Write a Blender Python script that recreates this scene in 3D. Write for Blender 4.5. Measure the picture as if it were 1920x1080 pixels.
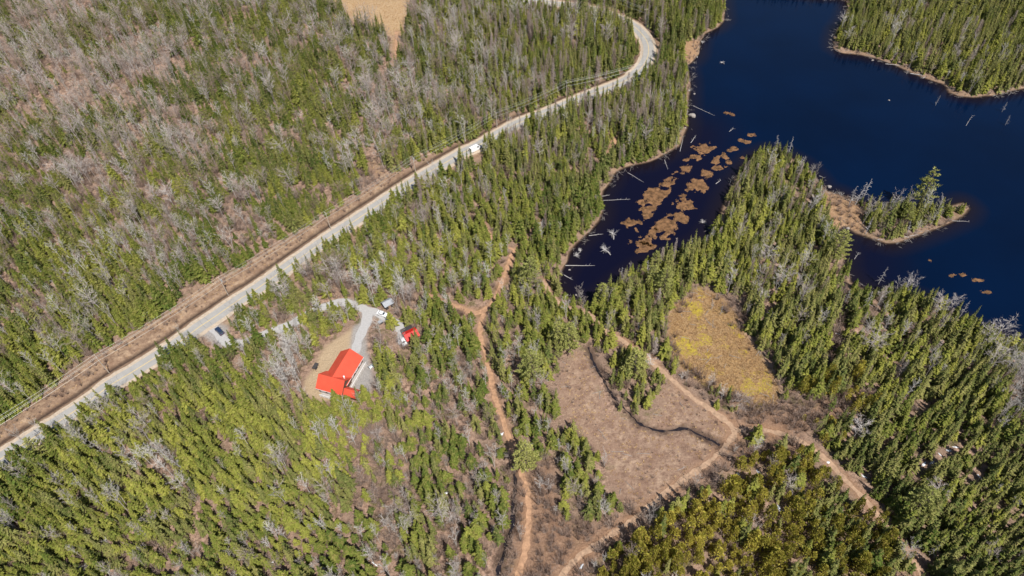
import bpy, math, random
import numpy as np
from mathutils import Matrix, Vector, Euler

for o in list(bpy.data.objects):
    bpy.data.objects.remove(o)
S = bpy.context.scene
C = S.collection
rnd = random.Random(7)
NP = np.random.RandomState(11)

# ------------------------------------------------------------------ camera
FPX, CAMH, NADIR = 1280.0, 200.0, (1050.0, 1700.0)     # focal length and nadir in photo pixels, metres above ground
_d = np.array([NADIR[0] - 960, NADIR[1] - 540, FPX]); _d /= np.linalg.norm(_d)
UPC = -_d
FWD = np.array([0, 0, 1.0]) - UPC * UPC[2]; FWD /= np.linalg.norm(FWD)
RGT = np.cross(FWD, UPC)
cam_data = bpy.data.cameras.new('camera')
cam = bpy.data.objects.new('camera', cam_data); C.objects.link(cam)
cam_data.sensor_width = 36; cam_data.lens = FPX / 1920 * 36
cam_data.clip_start = 1; cam_data.clip_end = 9000
ax = lambda i, s: Vector((RGT[i], FWD[i], UPC[i])) * s
cx, cy, cz = ax(0, 1), ax(1, -1), ax(2, -1)
cam.matrix_world = Matrix(((cx.x, cy.x, cz.x, 0), (cx.y, cy.y, cz.y, 0), (cx.z, cy.z, cz.z, CAMH), (0, 0, 0, 1)))
S.camera = cam

# ------------------------------------------------------------------ sky, sun, exposure
SUN_EL, SHADOW_AZ = math.radians(56), math.radians(-26.8)
w = bpy.data.worlds.new('World'); S.world = w; w.use_nodes = True
nt = w.node_tree; nt.nodes.clear()
sky = nt.nodes.new('ShaderNodeTexSky'); sky.sky_type = 'NISHITA'; sky.sun_disc = False
sky.sun_elevation = SUN_EL
sky.sun_rotation = math.pi + SHADOW_AZ
sky.altitude = 300
bg = nt.nodes.new('ShaderNodeBackground'); bg.inputs[1].default_value = 0.08
wo = nt.nodes.new('ShaderNodeOutputWorld')
nt.links.new(sky.outputs[0], bg.inputs[0]); nt.links.new(bg.outputs[0], wo.inputs[0])
sd_ = bpy.data.lights.new('sun', 'SUN'); sd_.energy = 4.6; sd_.angle = math.radians(0.5); sd_.color = (1, 0.965, 0.9)
sun = bpy.data.objects.new('sun', sd_); C.objects.link(sun)
ldir = Vector((math.sin(SHADOW_AZ) * math.cos(SUN_EL), math.cos(SHADOW_AZ) * math.cos(SUN_EL), -math.sin(SUN_EL)))
sun.rotation_euler = ldir.to_track_quat('-Z', 'Y').to_euler(); sun.location = (80, -160, 300)
S.view_settings.view_transform = 'Standard'; S.view_settings.look = 'None'
S.view_settings.exposure = 0.35; S.view_settings.gamma = 1; S.view_settings.use_curve_mapping = False

# ------------------------------------------------------------------ pixel <-> ground
def G(p, z=0.0):
    v = np.array([p[0] - 960, p[1] - 540, FPX])
    t = -(CAMH - z) / v.dot(UPC)
    return np.array([v.dot(RGT) * t, v.dot(FWD) * t])
def GP(pts, z=0.0): return np.array([G(p, z) for p in pts])
def project(x, y, z):
    q = np.stack([x, y, z - CAMH], -1)
    c = q[..., 0:1] * RGT + q[..., 1:2] * FWD + q[..., 2:3] * UPC
    return 960 + FPX * c[..., 0] / c[..., 2], 540 + FPX * c[..., 1] / c[..., 2], FPX / c[..., 2]

# ------------------------------------------------------------------ helpers: noise, distances
_tab = NP.rand(257, 257)
def vnoise(x, y, s, off=0.0):
    x = np.asarray(x) / s + 1000.3 + off * 7.7; y = np.asarray(y) / s + 1000.7 + off * 3.1
    i = np.floor(x).astype(int); j = np.floor(y).astype(int)
    u = x - i; v = y - j; u = u * u * (3 - 2 * u); v = v * v * (3 - 2 * v)
    g = lambda a, b: _tab[a % 257, b % 257]
    return (g(i, j) * (1 - u) + g(i + 1, j) * u) * (1 - v) + (g(i, j + 1) * (1 - u) + g(i + 1, j + 1) * u) * v
def fb(x, y, s, off=0): return (vnoise(x, y, s, off) * .55 + vnoise(x, y, s * .45, off + 1) * .3 + vnoise(x, y, s * .2, off + 2) * .15)
def sm(a, b, t):
    t = np.clip((t - a) / (b - a), 0, 1); return t * t * (3 - 2 * t)
def dist_line(P, X, Y, closed=False, signed=False, pad=30):
    D = np.full(X.shape, 999.0); SG = np.ones(X.shape)
    m = (X > P[:, 0].min() - pad) & (X < P[:, 0].max() + pad) & (Y > P[:, 1].min() - pad) & (Y < P[:, 1].max() + pad)
    x = X[m]; y = Y[m]; d = np.full(x.shape, 999.0 ** 2); sg = np.ones(x.shape)
    n = len(P) if closed else len(P) - 1
    for k in range(n):
        a = P[k]; b = P[(k + 1) % len(P)]; e = b - a; L = e.dot(e) + 1e-9
        t = np.clip(((x - a[0]) * e[0] + (y - a[1]) * e[1]) / L, 0, 1)
        dx = x - a[0] - t * e[0]; dy = y - a[1] - t * e[1]; q = dx * dx + dy * dy
        u = q < d; d[u] = q[u]
        if signed: sg[u] = np.sign(e[0] * (y - a[1]) - e[1] * (x - a[0]))[u]
    D[m] = np.sqrt(d); SG[m] = sg
    return (D, SG) if signed else D
def inside(P, x, y):
    r = np.zeros(x.shape, bool); n = len(P)
    for k in range(n):
        a = P[k]; b = P[k - 1]
        if a[1] == b[1]: continue
        c = ((a[1] > y) != (b[1] > y)) & (x < (b[0] - a[0]) * (y - a[1]) / (b[1] - a[1]) + a[0])
        r ^= c
    return r
def sdf(P, X, Y, pad=30):
    D = dist_line(P, X, Y, True, pad=pad); return np.where(inside(P, X, Y), -D, D)
def smooth_line(P, step=2.0):
    P = np.asarray(P, float); out = []
    for k in range(len(P) - 1):
        p0 = P[max(k - 1, 0)]; p1 = P[k]; p2 = P[k + 1]; p3 = P[min(k + 2, len(P) - 1)]
        n = max(1, int(np.linalg.norm(p2 - p1) / step))
        for i in range(n):
            t = i / n
            out.append(.5 * (2 * p1 + (p2 - p0) * t + (2 * p0 - 5 * p1 + 4 * p2 - p3) * t * t + (3 * p1 - p0 - 3 * p2 + p3) * t ** 3))
    out.append(P[-1]); return np.array(out)

# ------------------------------------------------------------------ plan of the place, read off the photograph
LAKE = GP([(1352, -12), (1355, 0), (1357, 37), (1347, 50), (1320, 63), (1312, 77), (1307, 103), (1296, 116), (1286, 122), (1290, 140), (1292, 160), (1291, 187), (1288, 213),
    (1289, 233), (1280, 258), (1273, 273), (1253, 284), (1231, 296), (1215, 303), (1195, 307), (1171, 313), (1151, 324), (1142, 342), (1129, 357), (1126, 378), (1127, 397),
    (1122, 413), (1104, 433), (1080, 456), (1067, 471), (1060, 491), (1049, 511), (1046, 529), (1053, 549), (1071, 564), (1091, 571), (1112, 569), (1128, 560), (1146, 546), (1166, 530),
    (1200, 506), (1240, 484), (1286, 474), (1322, 452), (1342, 424), (1358, 386), (1376, 342), (1394, 312), (1414, 293), (1440, 283), (1470, 290), (1500, 306), (1524, 328), (1534, 340), (1540, 350),
    (1551, 359), (1572, 364), (1596, 374), (1622, 386), (1660, 392), (1693, 394), (1725, 390), (1755, 394), (1785, 386), (1806, 381), (1815, 390), (1806, 404), (1783, 415), (1755, 427), (1724, 439), (1700, 448), (1683, 453),
    (1663, 455), (1643, 449), (1622, 442), (1602, 436), (1588, 422), (1578, 424), (1566, 436), (1572, 452), (1582, 466), (1582, 484), (1576, 496), (1583, 504), (1590, 515), (1592, 530), (1606, 538), (1640, 549), (1690, 556), (1730, 566),
    (1770, 584), (1800, 603), (1818, 614), (1850, 630), (1880, 634), (1920, 654), (2040, 730), (2230, 640), (2300, 300), (2060, 140), (1975, 152), (1920, 165), (1890, 171), (1860, 178), (1827, 182), (1800, 180), (1780, 173),
    (1772, 158), (1747, 150), (1713, 138), (1680, 122), (1647, 110), (1613, 102), (1580, 99), (1565, 90), (1564, 75), (1570, 56), (1584, 36), (1592, 12), (1588, 0), (1560, -4), (1520, -5), (1480, -10), (1430, -24), (1380, -30)], -0.8)
ROAD = smooth_line(GP([(-160, 960), (-75, 907), (3, 860), (22, 847), (89, 804), (158, 759), (205, 724), (246, 699), (333, 644), (370, 616), (403, 594), (456, 557), (480, 543), (604, 455), (640, 431), (720, 378), (790, 332), (851, 296),
    (875, 283), (901, 271), (936, 250), (973, 231), (1007, 218), (1040, 205), (1073, 191), (1113, 175), (1148, 162), (1178, 149), (1192, 138), (1203, 127), (1212, 113), (1216, 99), (1215, 84), (1209, 71), (1193, 53), (1173, 40), (1150, 30), (1130, 23),
    (1111, 18), (1078, 11), (1039, 7), (1013, 4), (960, 0), (900, -5), (800, -14), (680, -24)]), 2.0)
VERGE = GP([(-120, 880), (0, 802), (50, 764), (110, 718), (190, 664), (222, 648), (250, 628), (310, 588), (350, 562), (400, 530), (450, 503), (480, 474), (520, 458), (580, 428), (640, 393), (696, 356), (715, 340), (690, 306), (705, 300), (730, 326), (770, 314), (800, 303), (850, 278), (880, 266),
    (950, 236), (1000, 214), (1050, 191), (1100, 174), (1130, 172), (1000, 225), (900, 275), (790, 340), (600, 460), (400, 600), (200, 735), (0, 868), (-120, 945)])
DRIVE = smooth_line(GP([(388, 606), (405, 621), (424, 640), (452, 645), (478, 635), (505, 625), (548, 607), (590, 583), (635, 568), (658, 570), (680, 578), (689, 592), (684, 610), (673, 634), (666, 662)]), 1.5)
DRIVE2 = smooth_line(GP([(676, 578), (704, 586), (722, 596), (742, 606), (752, 622), (756, 645)]), 1.5)
APRON = GP([(372, 628), (405, 604), (428, 612), (432, 636), (440, 655), (424, 655)])
YARD_GRAVEL = GP([(652, 662), (662, 612), (680, 606), (688, 620), (690, 660), (700, 690), (694, 735), (672, 742), (655, 700)])
LAWN = GP([(660, 612), (642, 629), (615, 650), (598, 672), (586, 697), (574, 714), (570, 738), (592, 752), (650, 756), (650, 700), (668, 650)])
CLEARING = GP([(1099, 652), (1082, 660), (1062, 678), (1045, 722), (1048, 760), (1062, 793), (1092, 815), (1120, 850), (1142, 868), (1148, 906), (1162, 940), (1210, 956), (1262, 918), (1330, 868), (1382, 822), (1366, 788), (1338, 768), (1306, 754), (1270, 720), (1250, 706), (1240, 730),
    (1234, 768), (1210, 784), (1180, 782), (1140, 768), (1128, 715), (1112, 668)])
SHRUBLAND = GP([(1000, 870), (1030, 860), (1050, 930), (1080, 990), (1130, 975), (1180, 960), (1230, 935), (1290, 905), (1385, 835), (1400, 760), (1300, 700), (1250, 680), (1262, 672), (1330, 725), (1400, 765), (1460, 770), (1540, 750), (1590, 735), (1600, 770), (1500, 820), (1520, 850), (1440, 850),
    (1380, 880), (1280, 930), (1200, 990), (1120, 1050), (1090, 1120), (940, 1120), (960, 1000)])
BOG = GP([(1296, 556), (1309, 545), (1327, 549), (1353, 558), (1380, 589), (1396, 626), (1420, 658), (1449, 702), (1464, 738), (1453, 768), (1409, 764), (1364, 738), (1320, 723), (1287, 697), (1264, 674), (1251, 640), (1249, 604), (1264, 572)])
FIELD = GP([(600, -40), (615, 2), (640, 12), (655, 30), (664, 42), (700, 48), (722, 60), (738, 72), (738, 100), (748, 100), (750, 72), (758, 45), (768, 30), (772, 0), (785, -40)])
NECK = GP([(1530, 345), (1560, 358), (1600, 372), (1622, 392), (1610, 432), (1560, 436), (1536, 405)])
BEACH = GP([(1282, 78), (1312, 74), (1310, 108), (1284, 122)])
TRAILS = {   # name: (points, half width, label)
    'a': ([(1014, 412), (1006, 430), (990, 450), (965, 470), (954, 498), (940, 533), (930, 557), (915, 578), (903, 598), (900, 627), (907, 653), (913, 680), (921, 707), (924, 730), (934, 763), (948, 803), (962, 845), (970, 872), (987, 910), (991, 953), (990, 987), (987, 1020), (973, 1075), (965, 1120)], 1.3,
          'narrow orange-brown footpath winding from the fork near the pond past the clearing'),
    'b': ([(965, 470), (945, 462), (930, 455), (918, 438), (908, 420)], 1.0, 'short spur footpath forking off beside the tall pine'),
    'c': ([(1017, 528), (1033, 553), (1060, 577), (1107, 591), (1130, 618), (1170, 642), (1203, 664), (1227, 683), (1248, 701), (1298, 745), (1339, 773), (1367, 795), (1376, 814), (1353, 845), (1320, 873), (1284, 898), (1242, 929), (1201, 963), (1180, 980), (1126, 1016), (1073, 1054), (1040, 1100)], 1.5,
          'tan dirt track from the pond end round the brown clearing'),
    'd': ([(1374, 806), (1420, 806), (1467, 814), (1513, 834), (1547, 860), (1573, 887), (1600, 915), (1627, 942), (1653, 977), (1687, 1020), (1717, 1060), (1745, 1100)], 1.4, 'straight grey-brown dirt track cut between cedars and firs'),
    'e': ([(1153, 262), (1146, 280), (1137, 300), (1120, 312)], 1.3, 'short rusty footpath ending at the pond shore'),
    'f': ([(744, 62), (744, 84), (743, 108), (738, 130)], 1.5, 'orange earth lane leading into the yellow hayfield'),
    'g': ([(800, 556), (846, 573), (893, 588), (915, 578)], 1.6, 'faint pinkish side path joining the footpath')}
STREAMS = [([(1103, 650), (1114, 682), (1131, 709), (1142, 732), (1164, 757), (1189, 784), (1209, 798), (1242, 807), (1275, 803), (1290, 803), (1312, 815), (1335, 826), (1350, 834)], 0.9, 'dark ditch curving across the brown clearing'),
           ([(1586, 528), (1580, 570), (1574, 605), (1571, 640), (1558, 665), (1546, 692)], 1.1, 'dark icy brook running inland from the lake cove'),
           ([(962, 872), (966, 905), (962, 950), (960, 985), (948, 1020), (936, 1060), (925, 1110)], 1.1, 'shaded dark creek beside the footpath')]
TR = {k: (smooth_line(GP(v[0]), 1.2), v[1], v[2]) for k, v in TRAILS.items()}
ST = [(smooth_line(GP(v[0]), 1.2), v[1], v[2]) for v in STREAMS]

# ------------------------------------------------------------------ terrain grid
fx = np.arange(-400, 381, 1.25); fy = np.arange(36, 561, 1.25)
ext = np.array([4, 12, 30, 70, 150, 320, 700, 1500, 3500.])
gx = np.concatenate([fx[0] - ext[::-1], fx, fx[-1] + ext]); gy = np.concatenate([fy[0] - ext[::-1], fy, fy[-1] + ext])
X, Y = np.meshgrid(gx, gy)
X0, Y0 = X.ravel(), Y.ravel()
jit = (fb(X0, Y0, 9, 4) - .5)
sdl = sdf(LAKE, X0, Y0, pad=60) + jit * 3.0
droad, sroad = dist_line(ROAD, X0, Y0, signed=True, pad=40)
ddrive = np.minimum(dist_line(DRIVE, X0, Y0), dist_line(DRIVE2, X0, Y0) + .4)
s_verge = sdf(VERGE, X0, Y0) + jit * 5
s_lawn = sdf(LAWN, X0, Y0) + jit * 3
s_yard = np.minimum(sdf(YARD_GRAVEL, X0, Y0), sdf(APRON, X0, Y0)) + jit * 2.5
s_clear = sdf(CLEARING, X0, Y0) + jit * 3
s_shrub = sdf(SHRUBLAND, X0, Y0) + jit * 3
s_bog = sdf(BOG, X0, Y0) + jit * 4
s_field = sdf(FIELD, X0, Y0, pad=60) + jit * 5
dtrail = np.full(X0.shape, 999.0)
for k, (P, hw, _) in TR.items(): dtrail = np.minimum(dtrail, dist_line(P, X0, Y0) - hw)
dstream = np.full(X0.shape, 999.0)
for P, hw, _ in ST: dstream = np.minimum(dstream, dist_line(P, X0, Y0) - hw)
hl = (vnoise(X0, Y0, 45, 1) - .5) * 1.6 + (vnoise(X0, Y0, 19, 2) - .5) * .5
flat = sm(5, 22, droad) * sm(-1, 10, s_lawn) * sm(-1, 9, s_yard) * sm(2, 12, ddrive) * sm(0, 14, s_bog) * sm(0, 10, s_clear)
hl = hl * flat
ditch = np.where(sroad > 0, np.exp(-((droad - 6.9) / 1.0) ** 2) * .75 * sm(0, 40, X0 + 500), 0)
hl = hl - ditch + np.where(sroad > 0, sm(8, 12, droad) * sm(5, -3, s_verge) * .35 * vnoise(X0, Y0, 5, 3), 0)
hl = hl - .45 * sm(1.8, -.4, dstream)
hl = hl + sm(2, -4, s_bog) * ((vnoise(X0, Y0, 3.0, 6) - .5) * .45 - .15) + sm(2, -4, s_clear) * (vnoise(X0, Y0, 3.2, 7) - .5) * .4 * sm(0, 2, dtrail) * sm(0, 3, dstream)
t = np.clip(sdl / 7, 0, 1)
Z0 = np.where(sdl < 0, -0.8 - np.minimum(3.0, -sdl * .22), -0.8 + (0.8 + hl) * (1 - (1 - t) ** 2))
ZG = Z0.reshape(X.shape)
def samp(A, x, y):
    A = A.reshape(X.shape); x = np.asarray(x, float); y = np.asarray(y, float)
    i = np.clip(np.searchsorted(gx, x) - 1, 0, len(gx) - 2); j = np.clip(np.searchsorted(gy, y) - 1, 0, len(gy) - 2)
    u = np.clip((x - gx[i]) / (gx[i + 1] - gx[i]), 0, 1); v = np.clip((y - gy[j]) / (gy[j + 1] - gy[j]), 0, 1)
    return (A[j, i] * (1 - u) + A[j, i + 1] * u) * (1 - v) + (A[j + 1, i] * (1 - u) + A[j + 1, i + 1] * u) * v
def hz(x, y): return samp(Z0, x, y)

# ------------------------------------------------------------------ materials
def newmat(name):
    m = bpy.data.materials.new(name); m.use_nodes = True
    n = m.node_tree.nodes; b = n['Principled BSDF']
    b.inputs['Specular IOR Level'].default_value = .2
    return m, m.node_tree, n, b
def mixc(nt, fac, a, b):
    m = nt.nodes.new('ShaderNodeMix'); m.data_type = 'RGBA'
    for s, v in ((m.inputs[0], fac), (m.inputs[6], a), (m.inputs[7], b)):
        if hasattr(v, 'links'): nt.links.new(v, s)
        elif isinstance(v, (int, float)): s.default_value = v
        else: s.default_value = (*v, 1)
    return m.outputs[2]
def noise(nt, scale, detail=4, rough=.6, coord=None):
    n = nt.nodes.new('ShaderNodeTexNoise'); n.inputs['Scale'].default_value = scale; n.inputs['Detail'].default_value = detail
    n.inputs['Roughness'].default_value = rough
    if coord is not None: nt.links.new(coord, n.inputs['Vector'])
    return n.outputs['Fac']
def ramp(nt, fac, a, b):
    r = nt.nodes.new('ShaderNodeMapRange'); r.inputs[1].default_value = a; r.inputs[2].default_value = b; r.clamp = True
    nt.links.new(fac, r.inputs[0]); return r.outputs[0]
def gpos(nt): return nt.nodes.new('ShaderNodeNewGeometry').outputs['Position']
def attr(nt, name, typ='GEOMETRY'):
    a = nt.nodes.new('ShaderNodeAttribute'); a.attribute_name = name; a.attribute_type = typ; return a.outputs['Fac']
def plain(name, col, rough=.6, var=.15, scale=2.0, metal=0, spec=.25):
    m, t, n, b = newmat(name)
    f = noise(t, scale, 5, .65, gpos(t))
    c = mixc(t, ramp(t, f, .3, .7), [x * (1 - var) for x in col], [min(1, x * (1 + var)) for x in col])
    t.links.new(c, b.inputs['Base Color']); b.inputs['Roughness'].default_value = rough; b.inputs['Metallic'].default_value = metal
    b.inputs['Specular IOR Level'].default_value = spec
    return m
def ground_mat():
    m, t, n, b = newmat('forest_ground'); P = gpos(t)
    n1 = noise(t, .06, 4, .6, P); n2 = noise(t, .5, 5, .7, P); n3 = noise(t, 2.2, 4, .7, P); n4 = noise(t, .18, 5, .65, P)
    c = mixc(t, ramp(t, n2, .38, .62), (.12, .07, .048), (.50, .325, .235))
    c = mixc(t, ramp(t, noise(t, 1.1, 6, .8, P), .52, .66), c, (.56, .40, .30))
    c = mixc(t, ramp(t, noise(t, 1.7, 5, .8, P), .55, .68), c, (.07, .05, .03))
    c = mixc(t, ramp(t, n1, .35, .65), c, mixc(t, ramp(t, n3, .35, .65), (.2, .13, .09), (.34, .24, .18)))
    c = mixc(t, ramp(t, n4, .54, .66), c, mixc(t, ramp(t, n3, .4, .6), (.07, .06, .025), (.17, .15, .06)))
    def zone(a, lo, hi, sc=n2, sc2=n3):
        nonlocal c
        c = mixc(t, attr(t, a), c, mixc(t, ramp(t, sc2, .35, .68), mixc(t, ramp(t, sc, .3, .7), lo, hi), [x * .78 for x in lo]))
    zone('m_verge', (.26, .16, .105), (.54, .38, .25), n4, n2)
    zone('m_shrub', (.26, .15, .095), (.42, .27, .18))
    zone('m_clear', (.25, .15, .105), (.54, .38, .265), n4, n2)
    zone('m_field', (.44, .29, .16), (.58, .42, .25), n4)
    zone('m_bog', (.34, .2, .09), (.52, .34, .15))
    yel = nt_mul(t, attr(t, 'm_bog'), ramp(t, noise(t, .17, 3, .6, P), .55, .68))
    c = mixc(t, yel, c, mixc(t, ramp(t, n2, .4, .7), (.38, .26, .05), (.54, .43, .02)))
    c = mixc(t, nt_mul(t, attr(t, 'm_bog'), ramp(t, noise(t, .45, 6, .75, P), .54, .62)), c, (.13, .08, .035))
    zone('m_lawn', (.46, .335, .21), (.58, .44, .29))
    zone('m_soil', (.34, .19, .11), (.46, .28, .17))
    zone('m_gravel', (.34, .31, .29), (.47, .44, .41))
    zone('m_shore', (.26, .165, .105), (.42, .29, .19))
    zone('m_neck', (.34, .2, .11), (.52, .34, .2))
    zone('m_wet', (.035, .022, .018), (.07, .045, .035))
    t.links.new(c, b.inputs['Base Color']); b.inputs['Roughness'].default_value = .95
    bp = t.nodes.new('ShaderNodeBump'); bp.inputs['Strength'].default_value = .9; bp.inputs['Distance'].default_value = .7
    t.links.new(noise(t, 1.3, 6, .75, P), bp.inputs['Height']); t.links.new(bp.outputs[0], b.inputs['Normal'])
    return m
def nt_mul(t, a, bb):
    k = t.nodes.new('ShaderNodeMath'); k.operation = 'MULTIPLY'; t.links.new(a, k.inputs[0]); t.links.new(bb, k.inputs[1]); return k.outputs[0]
def leaf_mat(name, dark, light, warm, transl=.25):
    m = bpy.data.materials.new(name); m.use_nodes = True; t = m.node_tree; t.nodes.clear()
    ti = attr(t, 'tint', 'INSTANCER'); P = gpos(t)
    c = mixc(t, ti, dark, light)
    c = mixc(t, ramp(t, noise(t, .9, 4, .75, P), .47, .7), c, warm)
    isl = t.nodes.new('ShaderNodeNewGeometry').outputs['Random Per Island']
    hs = t.nodes.new('ShaderNodeHueSaturation'); t.links.new(c, hs.inputs['Color'])
    vr = t.nodes.new('ShaderNodeMapRange'); vr.inputs[3].default_value = .55; vr.inputs[4].default_value = 1.45; t.links.new(isl, vr.inputs[0]); t.links.new(vr.outputs[0], hs.inputs['Value'])
    c = hs.outputs[0]
    d = t.nodes.new('ShaderNodeBsdfDiffuse'); tr = t.nodes.new('ShaderNodeBsdfTranslucent'); mx = t.nodes.new('ShaderNodeMixShader')
    mx.inputs[0].default_value = transl
    t.links.new(c, d.inputs[0]); t.links.new(c, tr.inputs[0]); t.links.new(d.outputs[0], mx.inputs[1]); t.links.new(tr.outputs[0], mx.inputs[2])
    o = t.nodes.new('ShaderNodeOutputMaterial'); t.links.new(mx.outputs[0], o.inputs[0])
    return m
def bark_mat(name, a, b_):
    m, t, n, b = newmat(name)
    c = mixc(t, attr(t, 'tint', 'INSTANCER'), a, b_)
    c = mixc(t, ramp(t, noise(t, 3, 3, .7, gpos(t)), .45, .75), c, [x * .7 for x in a])
    t.links.new(c, b.inputs['Base Color']); b.inputs['Roughness'].default_value = .9
    return m
M = {}
M['ground'] = ground_mat()
M['fir'] = leaf_mat('fir_needles', (.095, .135, .028), (.30, .305, .06), (.29, .235, .085))
M['spruce'] = leaf_mat('spruce_needles', (.09, .125, .032), (.28, .27, .085), (.28, .23, .1))
M['cedar'] = leaf_mat('cedar_sprays', (.28, .27, .045), (.5, .44, .08), (.4, .27, .09), .35)
M['pine'] = leaf_mat('pine_needles', (.25, .28, .085), (.42, .42, .13), (.38, .35, .14), .3)
M['trunk'] = bark_mat('conifer_bark', (.16, .11, .085), (.24, .19, .16))
M['maple'] = bark_mat('maple_twigs', (.26, .18, .14), (.60, .545, .51))
M['aspen'] = bark_mat('aspen_bark', (.34, .285, .245), (.68, .645, .60))
M['larch'] = bark_mat('larch_twigs', (.27, .2, .16), (.42, .35, .31))
M['shrub'] = bark_mat('shrub_twigs', (.20, .13, .10), (.46, .36, .30))
M['dead'] = bark_mat('weathered_wood', (.27, .24, .22), (.54, .51, .495))

# ------------------------------------------------------------------ mesh helpers
def mesh_from(name, V, F, mats, idx=None, smooth=False):
    me = bpy.data.meshes.new(name); V = np.asarray(V, np.float32)
    me.from_pydata(V.tolist() if len(V) < 20000 else [tuple(v) for v in V], [], F)
    for m in mats: me.materials.append(m)
    if idx is not None: me.polygons.foreach_set('material_index', np.asarray(idx, np.int32))
    if smooth: me.polygons.foreach_set('use_smooth', np.ones(len(me.polygons), bool))
    me.update(); return me
def link(name, me, parent=None):
    o = bpy.data.objects.new(name, me); C.objects.link(o)
    if parent is not None: o.parent = parent
    return o
def empty(name, loc, rz=0, label=None, cat=None, group=None):
    o = bpy.data.objects.new(name, None); C.objects.link(o); o.empty_display_size = .3
    o.location = loc; o.rotation_euler = (0, 0, rz); tag(o, label, cat, group); return o
def tag(o, label=None, cat=None, group=None, kind=None):
    if label: o['label'] = label
    if cat: o['category'] = cat
    if group: o['group'] = group
    if kind: o['kind'] = kind
    return o
class MB:
    def __init__(s): s.v = []; s.f = []
    def tri(s, a, b, c):
        n = len(s.v); s.v += [tuple(a), tuple(b), tuple(c)]; s.f.append((n, n + 1, n + 2))
    def quad(s, a, b, c, d):
        n = len(s.v); s.v += [tuple(a), tuple(b), tuple(c), tuple(d)]; s.f.append((n, n + 1, n + 2, n + 3))
    def tube(s, pts, rad, k=5, cap=True):
        n0 = len(s.v); pts = [Vector(p) for p in pts]
        for i, p in enumerate(pts):
            d = (pts[min(i + 1, len(pts) - 1)] - pts[max(i - 1, 0)])
            d = d.normalized() if d.length > 1e-6 else Vector((0, 0, 1))
            a = d.cross(Vector((1, 0, 0)) if abs(d.x) < .8 else Vector((0, 1, 0))).normalized(); b = d.cross(a)
            r = rad[i] if hasattr(rad, '__len__') else rad
            for j in range(k):
                q = 2 * math.pi * j / k; s.v.append(tuple(p + a * math.cos(q) * r + b * math.sin(q) * r))
        for i in range(len(pts) - 1):
            for j in range(k):
                s.f.append((n0 + i * k + j, n0 + i * k + (j + 1) % k, n0 + (i + 1) * k + (j + 1) % k, n0 + (i + 1) * k + j))
        if cap:
            s.f.append(tuple(n0 + j for j in reversed(range(k)))); s.f.append(tuple(n0 + (len(pts) - 1) * k + j for j in range(k)))
    def box(s, x0, x1, y0, y1, z0, z1):
        n = len(s.v)
        s.v += [(x, y, z) for z in (z0, z1) for x, y in ((x0, y0), (x1, y0), (x1, y1), (x0, y1))]
        s.f += [tuple(n + i for i in q) for q in ((3, 2, 1, 0), (4, 5, 6, 7), (0, 1, 5, 4), (1, 2, 6, 5), (2, 3, 7, 6), (3, 0, 4, 7))]
    def prism(s, poly, y0, y1, axis='y'):
        n = len(s.v); k = len(poly)
        for yy in (y0, y1):
            for a, c in poly: s.v.append((a, yy, c) if axis == 'y' else (yy, a, c) if axis == 'x' else (a, c, yy))
        for i in range(k): s.f.append((n + i, n + (i + 1) % k, n + k + (i + 1) % k, n + k + i))
        s.f.append(tuple(n + i for i in reversed(range(k)))); s.f.append(tuple(n + k + i for i in range(k)))
    def obj(s, name, mat, parent=None, smooth=False): return link(name, mesh_from(name, s.v, s.f, [mat], None, smooth), parent)

# ------------------------------------------------------------------ the ground sheet
def build_ground():
    ny, nx = X.shape
    V = np.stack([X0, Y0, Z0], -1).astype(np.float32)
    i = (np.arange(ny - 1)[:, None] * nx + np.arange(nx - 1)[None]).ravel()
    Q = np.stack([i, i + 1, i + nx + 1, i + nx], -1).astype(np.int32)
    me = bpy.data.meshes.new('ground'); me.vertices.add(len(V)); me.vertices.foreach_set('co', V.ravel())
    me.loops.add(Q.size); me.loops.foreach_set('vertex_index', Q.ravel())
    me.polygons.add(len(Q)); me.polygons.foreach_set('loop_start', np.arange(0, Q.size, 4, dtype=np.int32))
    me.polygons.foreach_set('use_smooth', np.ones(len(Q), bool))
    me.update(calc_edges=True); me.materials.append(M['ground'])
    A = {'m_verge': sm(2, -2, s_verge) , 'm_shrub': sm(3, -4, s_shrub) * .9, 'm_clear': sm(2, -3, s_clear), 'm_field': sm(3, -4, s_field),
         'm_bog': sm(1.5, -2.5, s_bog), 'm_lawn': sm(1.2, -1.2, s_lawn), 'm_soil': sm(1.1, -.6, dtrail + jit * 3.5) * .7,
         'm_gravel': np.maximum(sm(1, -1, s_yard), sm(2.4, 1.6, ddrive + jit)), 'm_shore': sm(2.6, .2, sdl + jit * 5) * sm(-2.5, -.4, sdl) * .8,
         'm_neck': sm(1.5, -1.5, np.minimum(sdf(NECK, X0, Y0), sdf(BEACH, X0, Y0)) + jit * 4) * sm(-.5, .5, sdl), 'm_wet': np.maximum.reduce([sm(.7, -.5, dstream + jit * 3) * .75, ditch * 1.25, sm(-.1, -1.6, sdl)])}
    A['m_verge'] = np.maximum(A['m_verge'], sm(9.5, 6.5, droad + jit * 5) * .95)
    for k, v in A.items():
        at = me.attributes.new(k, 'FLOAT', 'POINT'); at.data.foreach_set('value', v.astype(np.float32))
    tag(link('ground', me), 'brown leaf-littered forest ground with clearing and bog', None, None, 'structure')
build_ground()

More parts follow.
